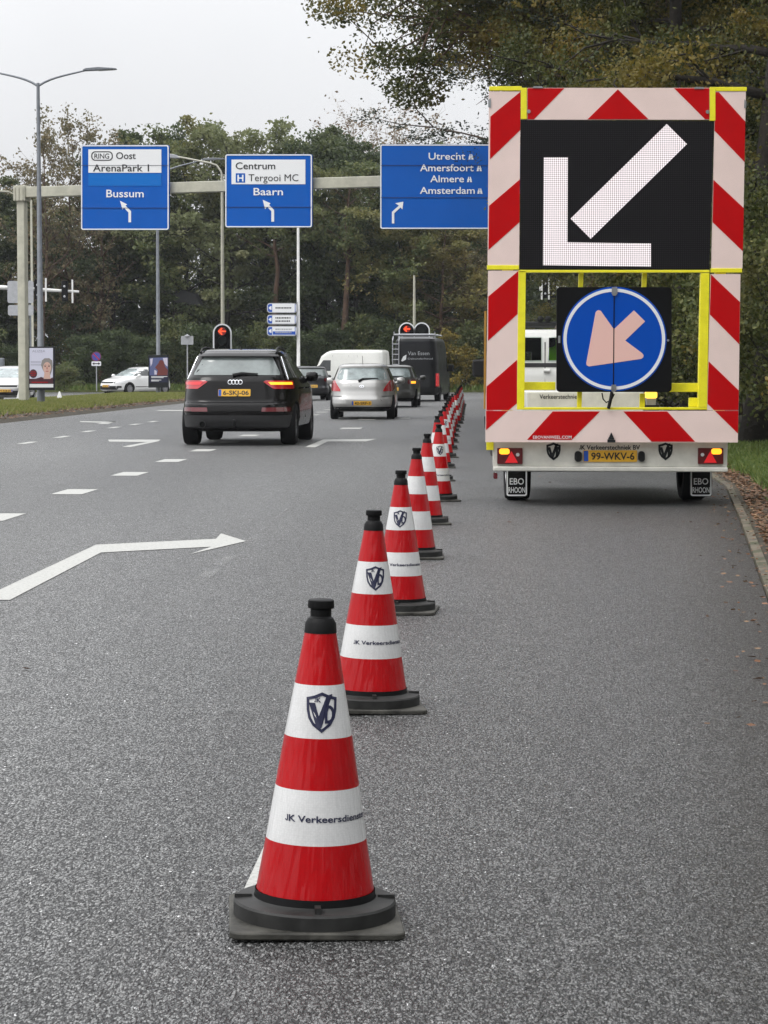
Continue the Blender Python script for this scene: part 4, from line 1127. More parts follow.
for x in (-.05,.07): rk.lathe([(.001,-.045),(.05,-.03),(.05,.03),(.001,.045)], 12, Matrix.Translation((x-.02,.34,2.10)) @ Matrix.Rotation(R(90), 4, 'X'))
rk.build('roof_rack', M['black_plastic'], v)

# front-facing cars on the opposite carriageway
def oncoming(name, loc, rz, paint, W=.88, H=1.46, Ln=4.25, plate='21-ZKD-8'):
    r = empty(name, loc, rz)
    Bd = Body([(.18,.25,Ln-.22,W-.12,5),(.27,.08,Ln-.03,W-.03,4.2),(.42,.0,Ln,W,3.8),(.58,.0,Ln-.02,W+.005,3.6),(.70,.05,Ln-.12,W,3.6),(.80,.08,Ln-.32,W-.005,3.6),(.90,.1,Ln-.80,W-.02,3.6),
               (.98,.14,Ln-1.05,W-.05,3.8),(1.15,.28,Ln-1.42,W-.12,4.2),(1.32,.42,Ln-1.85,W-.19,4.4),(1.39,.5,Ln-2.05,W-.23,4.4),(1.43,.65,Ln-2.3,W-.31,4),(1.46,.95,Ln-2.6,W-.5,3.5)])
    Bd.mesh().build('body', M[paint], r, smooth=35)
    put([(.985,-.70,.70),(1.10,-.70,.70),(1.34,-.56,.56),(1.365,-.5,.5)], Bd.front, 'windscreen', 'glass_pale', r, nu=14)
    for s in (-1, 1):
        f = lambda u, v, w=0.0, s=s: Bd.front(s*u, v, w)
        lo = put([(.60,W-.36,W-.06),(.66,W-.42,W-.05),(.74,W-.30,W-.055),(.765,W-.18,W-.09)], f, 'headlight', 'lens_clear', r, d=.01)
        put([(.60,W-.40,W-.36),(.70,W-.40,W-.36)], f, 'light_trim', 'grey_plastic', lo, d=.014)
        put([(.36,W-.26,W-.13),(.46,W-.26,W-.13)], f, 'fog_lamp', 'black_plastic', r, d=.01)
        sf = Bd.side(s)
        for (y0, y1, y0t, y1t) in ((.62,.98,.78,.96), (1.04,1.86,1.02,1.84), (1.92,Ln-1.2,1.90,Ln-1.85)):
            put([(.985, y0, y1), (1.33, y0t, y1t)], sf, 'side_window', 'glass_dark', r)
        mirror(r, s*(W-.02), Ln-1.45, .99, paint, s)
        t = MB()
        for y in (1.01, 1.89): t.tube([sf(y,.4,.002), sf(y,.95,.002)], .006, 4)
        t.tube([sf(.9,.42,.004), sf(Ln-1.3,.42,.004)], .02, 6)
        t.build('door_seam', M['grey_plastic'], r)
    put([(.60,-.42,.42),(.68,-.46,.46)], Bd.front, 'grille', 'black_plastic', r, d=.008, nu=12)
    put([(.27,-.62,.62),(.34,-.68,.68),(.46,-.58,.58)], Bd.front, 'lower_grille', 'black_plastic', r, d=.008, nu=12)
    number_plate(Bd.front, -.26, .26, .40, .51, plate, r, vdown=False, d=.02)
    wheels(r, W-.012, (.78, Ln-.9), .315, .21, 'rim')
    un = MB(); un.box(-.62,.62,.4,Ln-.4,.2,.35); un.build('underbody', M['black_plastic'], r)
    return r
# placed by the middle of the front bumper, nose towards us
def place_nose(px, Y, turn):
    f = P(px, 390, Y); a = R(180 - turn)        # heading: turn degrees to the picture's left of straight at us
    hd = Vector((-math.sin(R(turn)), -math.cos(R(turn)), 0))
    rear = Vector((f.x, Y, 0)) - hd*4.25
    return rear, math.atan2(-hd.x, hd.y)
loc, rz = place_nose(106, 119, 40)
tag(oncoming('hatchback_car', loc, rz, 'car_white', plate='5-TGX-81'), 'white hatchback in three-quarter front view on the opposite road', 'car')
loc, rz = place_nose(6, 92, -4)
tag(oncoming('hatchback_car', loc, rz, 'car_silver', plate='RJ-833-V'), 'silver car seen head-on behind the cream gantry post', 'car')

# person in the service van: one skinned body
def person(name, loc, rz, joints, edges, mats, label):
    root = empty(name, loc, rz); tag(root, label, 'person')
    me = bpy.data.meshes.new('body'); me.from_pydata([j[0] for j in joints], edges, [])
    ob = bpy.data.objects.new('body', me); COL.objects.link(ob); ob.parent = root
    sk = ob.modifiers.new('skin', 'SKIN'); sk.use_smooth_shade = True
    for i, j in enumerate(joints):
        me.skin_vertices[0].data[i].radius = (j[1], j[2] if len(j) > 2 else j[1])
    me.skin_vertices[0].data[0].use_root = True
    ob.modifiers.new('subsurf', 'SUBSURF').levels = 1
    ob.modifiers['subsurf'].render_levels = 2
    me.materials.append(mats[0])
    return root, ob

pp, body = person('person', v.location + Vector((.27, .62, 1.17)), R(-10),
    [((0,0,.0),.15,.12),((0,.01,.22),.15,.11),((0,.02,.42),.17,.11),((0,.03,.50),.07,.07),((0,.02,.56),.055,.055),((0,0,.66),.085,.10),((0,0,.78),.06,.07),
     ((-.19,.02,.43),.06),((-.24,-.04,.20),.048),((-.16,.16,.10),.04),((.19,.02,.43),.06),((.24,-.04,.20),.048),((.16,.16,.10),.04),
     ((-.09,.06,-.02),.09),((-.11,.42,.0),.075),((-.11,.46,-.36),.05),((.09,.06,-.02),.09),((.11,.42,.0),.075),((.11,.46,-.36),.05)],
    [(0,1),(1,2),(2,3),(3,4),(4,5),(5,6),(2,7),(7,8),(8,9),(2,10),(10,11),(11,12),(0,13),(13,14),(14,15),(0,16),(16,17),(17,18)],
    [M['hivis']], 'worker in a lime high-visibility jacket seated inside the white service van')
hd = MB(); hd.lathe([(.005,.135),(.05,.125),(.085,.07),(.098,0),(.09,-.06),(.06,-.115),(.005,-.13)], 20, Matrix.Translation((0,0,.70)) @ Matrix.Diagonal((.86,1.0,1,1)))
hd.lathe([(.005,-.03),(.018,-.02),(.006,.035)], 8, Matrix.Translation((0,.095,.69)))
hd.build('head', M['skin'], pp, smooth=60)
hr = MB(); hr.lathe([(.005,.148),(.06,.135),(.095,.075),(.105,.02),(.098,-.03)], 20, Matrix.Translation((0,-.012,.70)) @ Matrix.Diagonal((.87,1.0,1,1)))
hr.build('hair', M['hair'], pp, smooth=60)
# ------------------------------------------------------------------ gantry with three direction signs
GL = P(22, 196, 78); GR = P(650, 180, 70.5)
gd = (GR - GL); glen = math.hypot(gd.x, gd.y); grz = math.atan2(gd.y, gd.x)
gan = empty('sign_gantry', (GL.x, GL.y, 0), grz)
tag(gan, 'cream steel gantry spanning the road and carrying three blue direction signs', 'gantry')
bz = 7.14
b = MB(); b.box(-.25, glen+.2, -.16, .16, bz, bz+.35); b.build('beam', M['cream_paint'], gan, bevel=.02)
for x, nm in ((0, 0), (glen, 0)):
    b = MB(); b.prism(rrect(x-.15, -.13, x+.15, .13, .04, 3), lambda u, v, w: Vector((u, v, w)), 0, bz-.12); b.build('post', M['cream_paint'], gan, smooth=30)
    b = MB(); b.box(x-.22, x+.22, -.22, .22, bz-.12, bz+.40)
    for k in (-.15, .0, .15): b.box(x+k-.022, x+k+.022, -.25, .25, bz-.10, bz+.34)
    b.build('corner_joint', M['cream_paint'], gan, bevel=.015)
sn = Vector((-math.sin(grz), math.cos(grz), 0))          # the gantry's own back-to-front axis; the signs hang parallel to the beam
def on_gantry(loc, off=.34):
    o = Vector((GL.x, GL.y, 0)) - sn*off
    L_ = Vector(loc)
    def fn(px, py, w=0.0):
        d = ray(px, py)
        q = Vector((0, 0, CAM_H)) + d*((o - Vector((0, 0, CAM_H))).dot(sn)/d.dot(sn))
        return q - sn*w - L_
    return fn
def sign(name, label, x0, y0, x1, y1, group='blue direction signs on the gantry'):
    c = on_gantry((0,0,0))((x0+x1)/2, (y0+y1)/2)
    r = empty(name, (c.x, c.y, c.z)); tag(r, label, 'road sign', group)
    fn = on_gantry(c)
    p = MB(); p.prism(rrect(x0, y0, x1, y1, 2.2, 4), fn, -.06, 0); p.build('panel', M['sign_blue'], r)
    e = MB(); e.ring(rrect(x0+.2, y0+.2, x1-.2, y1-.2, 2.1, 4), rrect(x0+1.3, y0+1.3, x1-1.3, y1-1.3, 1.2, 4), fn, .001, .012); e.build('white_border', M['sign_white'], r)
    k = MB()
    for s in (.25, .75):
        xx = x0 + (x1-x0)*s; k.prism([(xx-.8, y0+3), (xx+.8, y0+3), (xx+.8, y1-3), (xx-.8, y1-3)], fn, -.16, -.061)
    k.build('mounting_rail', M['steel'], r)
    return r, fn
def words(r, fn, body, x0, x1, yb, cap, m, off=.010):
    t = MB(); t.text(body, fn, x0, x1, yb, -cap, .02, off); return t.build('lettering', M[m], r)
def shape(r, fn, poly, m, name, d0=.006, d1=.012):
    t = MB(); t.prism(poly, fn, d0, d1); return t.build(name, M[m], r)
Z1 = lambda l: [(x/3.072, 40 + y/3.072) for x, y in l]
r, fn = sign('direction_sign', 'blue road sign reading Bussum under a white panel with Oost and ArenaPark 1', 81, 145, 169, 230)
shape(r, fn, Z1([(272,336),(496,336),(496,408),(272,408)]), 'sign_white', 'white_panel')
shape(r, fn, Z1([(272,411),(496,411),(496,448),(272,448)]), 'sign_blue_light', 'pale_blue_panel')
t = MB(); t.ring(Z1(rrect(281,342,347,371,12)), Z1(rrect(284,345,344,368,10)), fn, .012, .018); t.text('RING', fn, 94.6, 109.4, 158.6, -5.0, .018, .012); t.build('ring_badge', M['sign_black'], r)
words(r, fn, 'Oost', 116.3, 136.0, 159.0, 6.7, 'sign_black'); words(r, fn, 'ArenaPark 1', 93.2, 149.3, 171.4, 6.9, 'sign_black')
words(r, fn, 'Bussum', 106.6, 144.0, 197.2, 7.5, 'sign_white')
arrow = [(369,494),(391,505),(386,509),(403,526),(403,560),(395,560),(395,530),(381,515),(377,521)]
shape(r, fn, Z1(arrow), 'sign_white', 'arrow')
t = MB()
for y in (165.3, 207.8): t.prism([(81.6,y),(168.4,y),(168.4,y+.35),(81.6,y+.35)], fn, .006, .0215)
t.build('panel_seam', M['navy'], r)
Z2 = lambda l: [(200 + x/2.56, 110 + y/2.56) for x, y in l]
r, fn = sign('direction_sign', 'blue road sign reading Baarn under a white panel with Centrum and Tergooi MC', 225.2, 154.2, 312.2, 227.5)
shape(r, fn, Z2([(81,127),(270,127),(270,190),(81,190)]), 'sign_white', 'white_panel')
words(r, fn, 'Centrum', 235.8, 275.5, 169.2, 6.8, 'sign_black'); words(r, fn, 'Tergooi MC', 248.8, 298.6, 181.2, 6.9, 'sign_black', 0.0)
hq = shape(r, fn, Z2([(92,162),(116,162),(116,186),(92,186)]), 'sign_blue', 'hospital_badge', .012, .016)
t = MB(); t.text('H', fn, 237.6, 243.7, 181.2, -6.4, .018, .03); t.build('letter', M['sign_white'], hq)
words(r, fn, 'Baarn', 253.8, 283.2, 195.2, 7.2, 'sign_white')
shape(r, fn, Z2([(161,230),(181,239),(177,243),(190,256),(190,286),(183,286),(183,259),(172,248),(167,254)]), 'sign_white', 'arrow')
t = MB(); t.prism([(225.8,207),(311.6,207),(311.6,207.35),(225.8,207.35)], fn, .006, .0215); t.build('panel_seam', M['navy'], r)
r, fn = sign('direction_sign', 'blue road sign listing Utrecht, Amersfoort, Almere and Amsterdam, partly behind the trailer', 380.2, 144.3, 520, 229)
for body, x0, x1, y, ix in (('Utrecht', 428.8, 465.5, 159.6, 471), ('Amersfoort', 420.2, 473.8, 171.2, 479.3), ('Almere', 430.4, 464.2, 182.2, 469.6), ('Amsterdam', 420, 475, 193.8, 480)):
    words(r, fn, body, x0, x1, y, 6.8, 'sign_white')
    t = MB(); t.prism([(ix-2.6,y),(ix-1.2,y-5.4),(ix-.4,y-5.4),(ix-.5,y)], fn, .006, .012); t.prism([(ix+.5,y),(ix+.4,y-5.4),(ix+1.2,y-5.4),(ix+2.6,y)], fn, .006, .012)
    t.prism([(ix-2.2,y-3),(ix+2.2,y-3),(ix+2.2,y-2.2),(ix-2.2,y-2.2)], fn, .006, .0125); t.build('motorway_symbol', M['sign_white'], r)
Z3 = lambda l: [(380 + x/6.4, 100 + y/6.4) for x, y in l]
shape(r, fn, Z3([(150,651),(144,700),(132,688),(92,724),(92,790),(77,790),(77,716),(122,676),(98,661)]), 'sign_white', 'arrow')
t = MB()
for y in (165.2, 197.4): t.prism([(381,y),(519,y),(519,y+.35),(381,y+.35)], fn, .006, .0215)
t.build('panel_seam', M['navy'], r)

# ------------------------------------------------------------------ lamp posts
def lamp_post(loc, h, arms, label, m='galv', r0=.125, r1=.05, rz=0, group='street lamps', shoulder=0):
    o = empty('street_lamp', loc, rz); tag(o, label, 'street lamp', group)
    t = MB(); t.tube([(0,0,0),(0,0,1.2),(0,0,1.25),(0,0,h-.3),(0,0,h)], [r0,r0,r0*.82,r1*1.1,r1], 12); t.build('mast', M[m], o, smooth=40)
    for (dx, dy, up) in arms:
        a = MB(); pts = []
        for k in range(9):
            t_ = k/8; pts.append((dx*t_, dy*t_, h - .1 + up*(.30*(1-(1-t_)**5) + .70*t_)))
        a.tube(pts, [r1*.8 - .012*k/8 for k in range(9)], 8)
        ao = a.build('arm', M[m], o, smooth=50)
        l = math.hypot(dx, dy); ux, uy = dx/l, dy/l
        z = pts[-1][2]
        hd = MB()
        L1 = Matrix.Translation((dx, dy, z)) @ Matrix.Rotation(math.atan2(uy, ux), 4, 'Z')
        hd.prism([(-.15,.0),(-.05,.05),(.35,.085),(.80,.06),(.95,.04),(.95,.02),(.30,-.015),(-.10,-.03)], lambda u, v, w: L1 @ Vector((u, w, v)), -.13, .13)
        ho = hd.build('lamp_head', M['galv'] if m == 'galv' else M[m], ao, smooth=30, bevel=.015)
        ln = MB(); ln.prism([(.35,-.014),(.9,.012),(.9,.002),(.35,-.028)], lambda u, v, w: L1 @ Vector((u, w, v)), -.09, .09); ln.build('lens', M['lens_clear'], ho)
    return o
p = P(41, 400, 75.0)
lamp_post((p.x, 75, .18), (P(40, 83, 75).z - .18), [(1.62, 0, .52), (-1.62, .3, .52)], 'tall grey double-armed street lamp rising beside the cream gantry post', r0=.13)
p = P(158.5, 394, 105)
lamp_post((p.x, 105, .18), P(158, 174, 105).z - .18, [(2.2, 0, .75), (-2.2, 0, .75)], 'grey double-armed street lamp standing behind the Bussum sign', r0=.12)
p = P(33, 392, 126)
lamp_post((p.x, 126, 0), P(31, 200, 126).z, [(-1.3, 0, .55)], 'slim cream street lamp beyond the junction, behind the gantry post', m='cream_paint', r0=.10, r1=.05)
p = P(298.5, 392, 127)
lamp_post((p.x, 127, 0), 10.2, [(-1.6, 0, .4)], 'white lamp mast carrying three small direction boards', m='white_paint', r0=.12, r1=.06)
# traffic signals
def arc(cx, cz, r, n=14): return [(cx + r*math.cos(math.pi*k/n), cz + r*math.sin(math.pi*k/n)) for k in range(n+1)]
def signal(px, py_top, Y, w, label, double=False, mast_top=None, arm=None, zb=0.0):
    c = P(px, py_top, Y); o = empty('traffic_light', (c.x, Y, zb)); tag(o, label, 'traffic light', 'traffic lights for the queue')
    zt = c.z - zb
    f = lambda u, v, d=0.0: Vector((u, -d, v))
    m = MB(); m.tube([(0,.22,0),(0,.22,zt+.5),(0,.22,mast_top-zb)], [.08,.07,.05], 10); m.build('mast', M['cream_paint'], o, smooth=40)
    if arm:
        a = MB(); a.tube(arm, .035, 8); a.build('arm', M['cream_paint'], o, smooth=60)
    hw = w/2
    cs = [(-hw*.92), (hw*.92)] if double else [0.0]
    for j, cx in enumerate(cs):
        zc = zt - hw
        hb = 1.15
        bd = MB(); bd.prism([(cx-hw, zc-hb), (cx+hw, zc-hb)] + arc(cx, zc, hw), f, -.02, .02); bo = bd.build('backboard', M['matt_black'], o)
        rim = MB(); outer = [(cx-hw, zc-hb), (cx+hw, zc-hb)] + arc(cx, zc, hw); inner = [(cx-hw*.84, zc-hb+.05), (cx+hw*.84, zc-hb+.05)] + arc(cx, zc, hw*.84)
        rim.ring(outer, inner, f, .021, .03); rim.build('white_edge', M['sign_white'], bo)
        hs = MB(); hs.prism(rrect(cx-hw*.52, zc-hb+.08, cx+hw*.52, zc+hw*.55, .05), f, .021, .16); ho = hs.build('signal_housing', M['matt_black'], o)
        for q in range(3):
            zq = zc + hw*.18 - q*.33
            vs = MB(); vs.ring(circle(cx, zq, hw*.48, n=20), circle(cx, zq, hw*.44, n=20), f, .16, .28); vs.build('visor', M['black_plastic'], ho)
            lit = q == 0 and j == 0
            ln = MB(); ln.prism(circle(cx, zq, hw*.43, n=20), f, .161, .168); lo = ln.build('lens', M['signal_glow'] if lit else M['glass_dark'], ho)
            if lit:
                k = hw*.42
                ar = MB(); ar.prism([(cx-k, zq), (cx-k*.1, zq+k*.9), (cx+k*.12, zq+k*.68), (cx-k*.38, zq+k*.15), (cx+k, zq+k*.15), (cx+k, zq-k*.15), (cx-k*.38, zq-k*.15), (cx+k*.12, zq-k*.68), (cx-k*.1, zq-k*.9)], f, .169, .178)
                ar.build('lit_arrow', M['signal_red'], lo)
    return o
zt = P(222, 168, 82).z
arm = [(0,.22,zt-.25),(-.04,.22,zt-.1),(-.2,.22,zt+.12),(-.45,.22,zt+.2),(-1.6,.22,zt+.42),(-2.3,.22,zt+.52)]
so = signal(222.3, 323.6, 82, .68, 'red left-arrow traffic light on a tall cream lamp mast behind the black SUV', mast_top=zt-.2, arm=[(a, b_, c) for a, b_, c in arm])
lh = MB(); lh.prism([(-2.2,.44),(-2.1,.62),(-1.6,.52),(-1.5,.40)], lambda u, v, w: Vector((u, .22+w, zt-.05+v)), -.12, .12); lh.build('lamp_head', M['sign_back'], so, bevel=.02)
signal(414.3, 322.3, 112, .80, 'twin-headed traffic light with one red arrow lit, above the charcoal van', double=True, mast_top=P(414, 275, 112).z)
# signal arms of the crossing traffic, seen from behind
def mast_arm(name, Y, px0, px1, py0, py1, label, poles, bars, heads):
    a, b_ = P(px0, py0, Y), P(px1, py1, Y)
    o = empty(name, (a.x, Y, 0)); tag(o, label, 'signal mast', 'signal arms over the side road')
    t = MB(); t.tube([a - o.location, (a + b_)/2 - o.location, b_ - o.location], [.12,.10,.06], 10); t.build('arm', M['white_paint'], o, smooth=50)
    pz_ = P(poles, 390, Y).x - o.location.x
    t = MB(); t.tube([(pz_,.15,0),(pz_,.15,a.z+.3)], [.13,.10], 10); t.build('mast', M['white_paint'], o, smooth=50)
    for px in bars:
        c = P(px, py0 + (py1-py0)*(px-px0)/(px1-px0), Y) - o.location
        t = MB(); t.box(c.x-.04, c.x+.04, -.25, -.18, c.z-.58, c.z+.58); t.box(c.x-.03, c.x+.03, -.19, -.05, c.z-.05, c.z+.05); t.build('backboard_edge', M['white_paint'], o)
    for px in heads:
        c = P(px, py0 + (py1-py0)*(px-px0)/(px1-px0), Y) - o.location
        t = MB(); t.box(c.x-.15, c.x+.15, -.20, .05, c.z-.5, c.z+.5); ho = t.build('signal_head', M['matt_black'], o, bevel=.03)
        t = MB()
        for dz in (-.28, .22): t.lathe([(.05,-.03),(.06,0),(.03,.02)], 10, Matrix.Translation((c.x, -.22, c.z+dz)) @ Matrix.Rotation(R(90), 4, 'X'))
        t.build('bracket', M['sign_back'], ho)
    return o
o = mast_arm('signal_mast', 114, -14, 79, 286.6, 291.8, 'white signal arm reaching out from behind the cream gantry post', -13, (46.5, 73), (38, 65))
o = mast_arm('signal_mast', 116, 539.5, 640, 288.4, 286.0, 'white signal arm with upright bars, glimpsed through the trailer frame', 640, (541.5, 548.6, 558), (545, 553))
bp_ = P(20, 300, 113.6)
r = empty('rear_facing_sign', (bp_.x, 113.6, 0)); tag(r, 'grey backs of two road boards beside the cream gantry post', 'road sign')
fbk = flat(113.6, r.location)
for (y0, y1, x0) in ((281, 303, 7.5), (305, 315.5, 8)):
    t = MB(); t.prism(rrect(x0, y0, 33.5, y1, 2), fbk, -.03, .02); t.build('board', M['sign_back'], r)
t = MB(); c = P(30, 300, 113.6).x - r.location.x; t.tube([(c,.08,0),(c,.08,P(30,280,113.6).z)], .05, 8); t.build('post', M['galv'], r)
t = MB(); t.prism(rrect(8.5, 280, 14, 300, 2), fbk, -.25, -.04); t.build('signal_head', M['matt_black'], r)
bp_ = P(-4, 365, 100)
r = empty('control_box', (bp_.x, 100, 0)); tag(r, 'grey roadside cabinet at the picture edge near the silver oncoming car', 'cabinet')
t = MB(); t.box(-.35,.35,-.2,.2,.12,P(0,358,100).z); t.build('cabinet', M['galv'], r, bevel=.03)
t = MB(); t.box(-.3,.3,-.15,.15,0,.13); t.build('plinth', M['kerb'], r)

# three small direction boards on the white mast
dm = P(298.5, 330, 126.7)
boards = empty('direction_boards', (dm.x, 126.7, 0)); tag(boards, 'three small white and blue arrow boards on the white lamp mast', 'road sign')
fd = flat(126.7, boards.location)
for k, (y0, y1) in enumerate(((303, 313), (314.6, 324.4), (326, 336))):
    t = MB(); t.prism(rrect(267, y0, 297, y1, 3), fd, 0, .05); bo = t.build('board', M['sign_back'], boards)
    t = MB(); t.prism(rrect(267.7, y0+.8, 296.3, y1-.8, 2.4), fd, .0505, .056); t.build('white_face', M['sign_white'], bo)
    t = MB(); t.prism([(268,y0+2.2),(269.5,y0+1),(272.2,y0+1),(272.2,y1-1),(269.5,y1-1),(268,y1-2.2)], fd, .0565, .060)
    if k == 2: t.prism([(272.8,y0+5.4),(295.4,y0+5.4),(295.4,y1-1.3),(272.8,y1-1.3)], fd, .0565, .060)
    t.prism([(294.9,y0+1.2),(295.5,y0+1.2),(295.5,y1-1.2),(294.9,y1-1.2)], fd, .0605, .064)
    t.build('blue_band', M['plate_blue'], bo)
    t = MB(); t.prism([(268.6,(y0+y1)/2),(270.3,y0+3.2),(271.6,y0+3.2),(271.6,y1-3.2),(270.3,y1-3.2)], fd, .0605, .066); t.build('white_arrow', M['sign_white'], bo)
    rr = random.Random(k)
    for ln_, yy in ((1, (y0+y1)/2),) if k == 0 else ((2, y0+3.4), (2, y0+6.6)):
        x = 275.5; t = MB()
        while x < 290.5:
            w_ = rr.uniform(.7, 1.5); t.prism([(x,yy-.8),(x+w_,yy-.8),(x+w_,yy+.6),(x,yy+.6)], fd, .0605, .063); x += w_ + .5
        t.build('lettering', M['sign_black'] if k < 2 else M['sign_back'], bo)
t = MB(); t.prism([(296.6,302),(298,302),(298,337),(296.6,337)], fd, -.1, .02); t.build('bracket', M['sign_back'], boards)

# no-parking sign, blank square sign
c = P(96.3, 357.5, 129); r = empty('no_parking_sign', (c.x, 129, .1)); tag(r, 'round blue no-stopping sign with a white plate, on a thin post beside the white hatchback', 'road sign')
fs_ = flat(129, r.location)
t = MB(); t.tube([(0,.04,0),(0,.04,c.z+.2)], .03, 8); t.build('post', M['sign_back'], r)
t = MB(); t.prism(circle(96.3,356.6,4.9,n=28), fs_, 0, .03); d = t.build('disc', mat('sign_purple', (.17,.03,.10), .4), r)
t = MB(); t.prism(circle(96.3,356.6,4.0,n=28), fs_, .0305, .034); t.build('blue_face', mat('sign_violet', (.05,.06,.32), .4), d)
t = MB(); t.prism([(93,353.9),(93.8,353.2),(99.7,359.4),(98.9,360.1)], fs_, .0345, .037); t.build('red_bar', M['lens_red'], d)
t = MB(); t.prism(rrect(91.6,361.4,101.1,365.9,.5), fs_, 0, .03); pl = t.build('plate', M['sign_white'], r)
t = MB(); t.prism([(92.3,363.6),(94.4,362.3),(94.4,363.2),(98.3,363.2),(98.3,362.3),(100.4,363.6),(98.3,365),(98.3,364.1),(94.4,364.1),(94.4,365)], fs_, .0305, .034); t.build('double_arrow', M['sign_black'], pl)
c = P(187.2, 340, 112); r = empty('square_sign', (c.x, 112, 0)); tag(r, 'small grey square sign board seen from behind, over the grass near the SUV', 'road sign')
fs_ = flat(112, r.location)
t = MB(); t.prism(rrect(181,336,193.4,344.6,.8), fs_, 0, .03); t.build('board', M['sign_back'], r)
t = MB(); t.tube([(0,.04,0),(0,.04,c.z+.3)], .032, 8); t.build('post', M['sign_back'], r)
t = MB(); t.lathe([(.02,-.12),(.12,-.08),(.14,0),(.02,.04)], 12, Matrix.Translation((0,.02,P(187,335.5,112).z))); t.build('cap', M['sign_back'], r, smooth=50)

# advertising frames strapped to the two double-armed lamps
def advert(px0, px1, py0, py1, Y, label):
    c = P((px0+px1)/2, py1, Y); r = empty('advert_frame', (c.x, Y, c.z)); tag(r, label, 'advert')
    f = flat(Y, r.location)
    t = MB(); t.prism(rrect(px0, py0, px1, py1, .5, 2), f, -.12, 0); t.build('frame', M['emblem_black'], r, bevel=.01)
    t = MB(); t.prism([((px0+px1)/2+1.5, py0+6),((px0+px1)/2+3.5, py0+6),((px0+px1)/2+3.5, py1-6),((px0+px1)/2+1.5, py1-6)], f, -.2, -.12); t.build('strap', M['steel'], r)
    return r, f
r, f = advert(28.6, 54.6, 346.6, 390.2, 74.6, 'black framed poster with a womans face on pale ground, on the tall grey lamp post')
A = lambda l: [(x/8.533, 340 + y/8.533) for x, y in l]
t = MB(); t.prism(A([(252,68),(452,68),(452,330),(252,330)]), f, .0005, .004); po = t.build('poster', mat('poster_lilac', (.62,.62,.74), .4), r)
t = MB(); t.prism(A([(252,375),(455,375),(455,405),(252,405)]), f, .0005, .004); t.build('white_strip', M['sign_white'], r)
t = MB(); t.prism(A([(252,330),(452,330),(452,373),(252,373)]), f, .0005, .004); t.prism(A([(252,345),(330,322),(350,315),(420,335),(450,318),(452,335),(452,340),(252,352)]), f, .0045, .006); t.build('maroon_band', mat('poster_maroon', (.06,.012,.022), .4), r)
t = MB(); t.text('ALIZEA', f, 32.2, 45.2, 352.3, -2.3, .006, .0); t.build('lettering', mat('poster_grey', (.30,.30,.38), .4), po)
t = MB()
for y in (182, 190, 205, 213): t.prism(A([(262,y),(350,y),(350,y+3),(262,y+3)]), f, .0045, .006)
t.build('small_print', bpy.data.materials['poster_grey'], po)
t = MB(); t.prism(A([(364,250),(350,215),(358,175),(380,156),(420,155),(446,175),(450,230),(440,270),(425,310),(395,312)]), f, .0045, .006); t.build('headscarf', mat('poster_scarf', (.25,.23,.22), .5), po)
t = MB(); t.prism(A(circle(402,238,34,50,28)), f, .0065, .008); t.prism(A([(380,275),(425,275),(432,332),(372,332)]), f, .0065, .0075); fo = t.build('face', mat('poster_skin', (.62,.40,.33), .5), po)
t = MB(); t.prism(A(circle(386,226,8,4,10)), f, .0085, .010); t.prism(A(circle(418,226,8,4,10)), f, .0085, .010); t.prism(A([(376,214),(396,212),(396,216),(376,218)]), f, .0085, .010); t.prism(A([(408,212),(428,214),(428,218),(408,216)]), f, .0085, .010); t.build('eyes', bpy.data.materials['poster_maroon'], fo)
t = MB(); t.prism(A(circle(402,267,14,5,12)), f, .0085, .010); t.prism(A([(399,228),(405,228),(408,250),(396,250)]), f, .0085, .010); t.build('mouth_and_nose', mat('poster_lips', (.45,.16,.15), .5), fo)
t = MB(); t.prism(A(circle(284,287,33,37,28)), f, .0065, .008); so_ = t.build('round_badge', bpy.data.materials['poster_maroon'], po)
t = MB()
for y, w_ in ((270,20),(284,26),(298,18)): t.prism(A([(284-w_,y),(284+w_,y),(284+w_,y+5),(284-w_,y+5)]), f, .0085, .010)
t.build('small_print', M['lens_red'], so_)
t = MB()
t.prism(A([(270,357),(410,357),(410,364),(270,364)]), f, .0045, .006); t.build('small_print', M['lens_red'], po)
r, f = advert(148.3, 168.7, 355, 387.6, 104.6, 'dark framed poster with a red figure, on the lamp post beside the white hatchback')
A = lambda l: [(80 + x/6.4, 330 + y/6.4) for x, y in l]
t = MB(); t.prism(A([(445,178),(562,175),(562,290),(445,290)]), f, .0005, .004); po = t.build('poster', mat('poster_dusk', (.10,.12,.26), .4), r)
t = MB(); t.prism(A([(448,185),(466,180),(462,215),(452,235)]), f, .0045, .006); t.prism(A([(530,180),(560,178),(560,235),(540,215)]), f, .0045, .006); t.prism(A([(476,255),(490,262),(492,285),(476,285)]), f, .0045, .006); t.build('bright_patches', mat('poster_pale', (.6,.56,.66), .4), po)
t = MB(); t.prism(A([(480,240),(500,215),(515,195),(535,200),(545,235),(562,255),(560,290),(490,290),(500,260)]), f, .0065, .008); t.prism(A(circle(520,212,17,20,16)), f, .0085, .010); t.build('red_figure', mat('poster_rust', (.16,.035,.03), .5), po)
t = MB(); t.prism(A([(445,290),(562,290),(562,335),(445,335)]), f, .0005, .004); t.build('dark_band', M['navy'], r)
t = MB()
for y, x1 in ((296,560),(303,535),(318,520),(324,505)): t.prism(A([(456,y),(x1,y),(x1,y+4),(456,y+4)]), f, .0045, .006)
t.build('small_print', M['sign_white'], po)
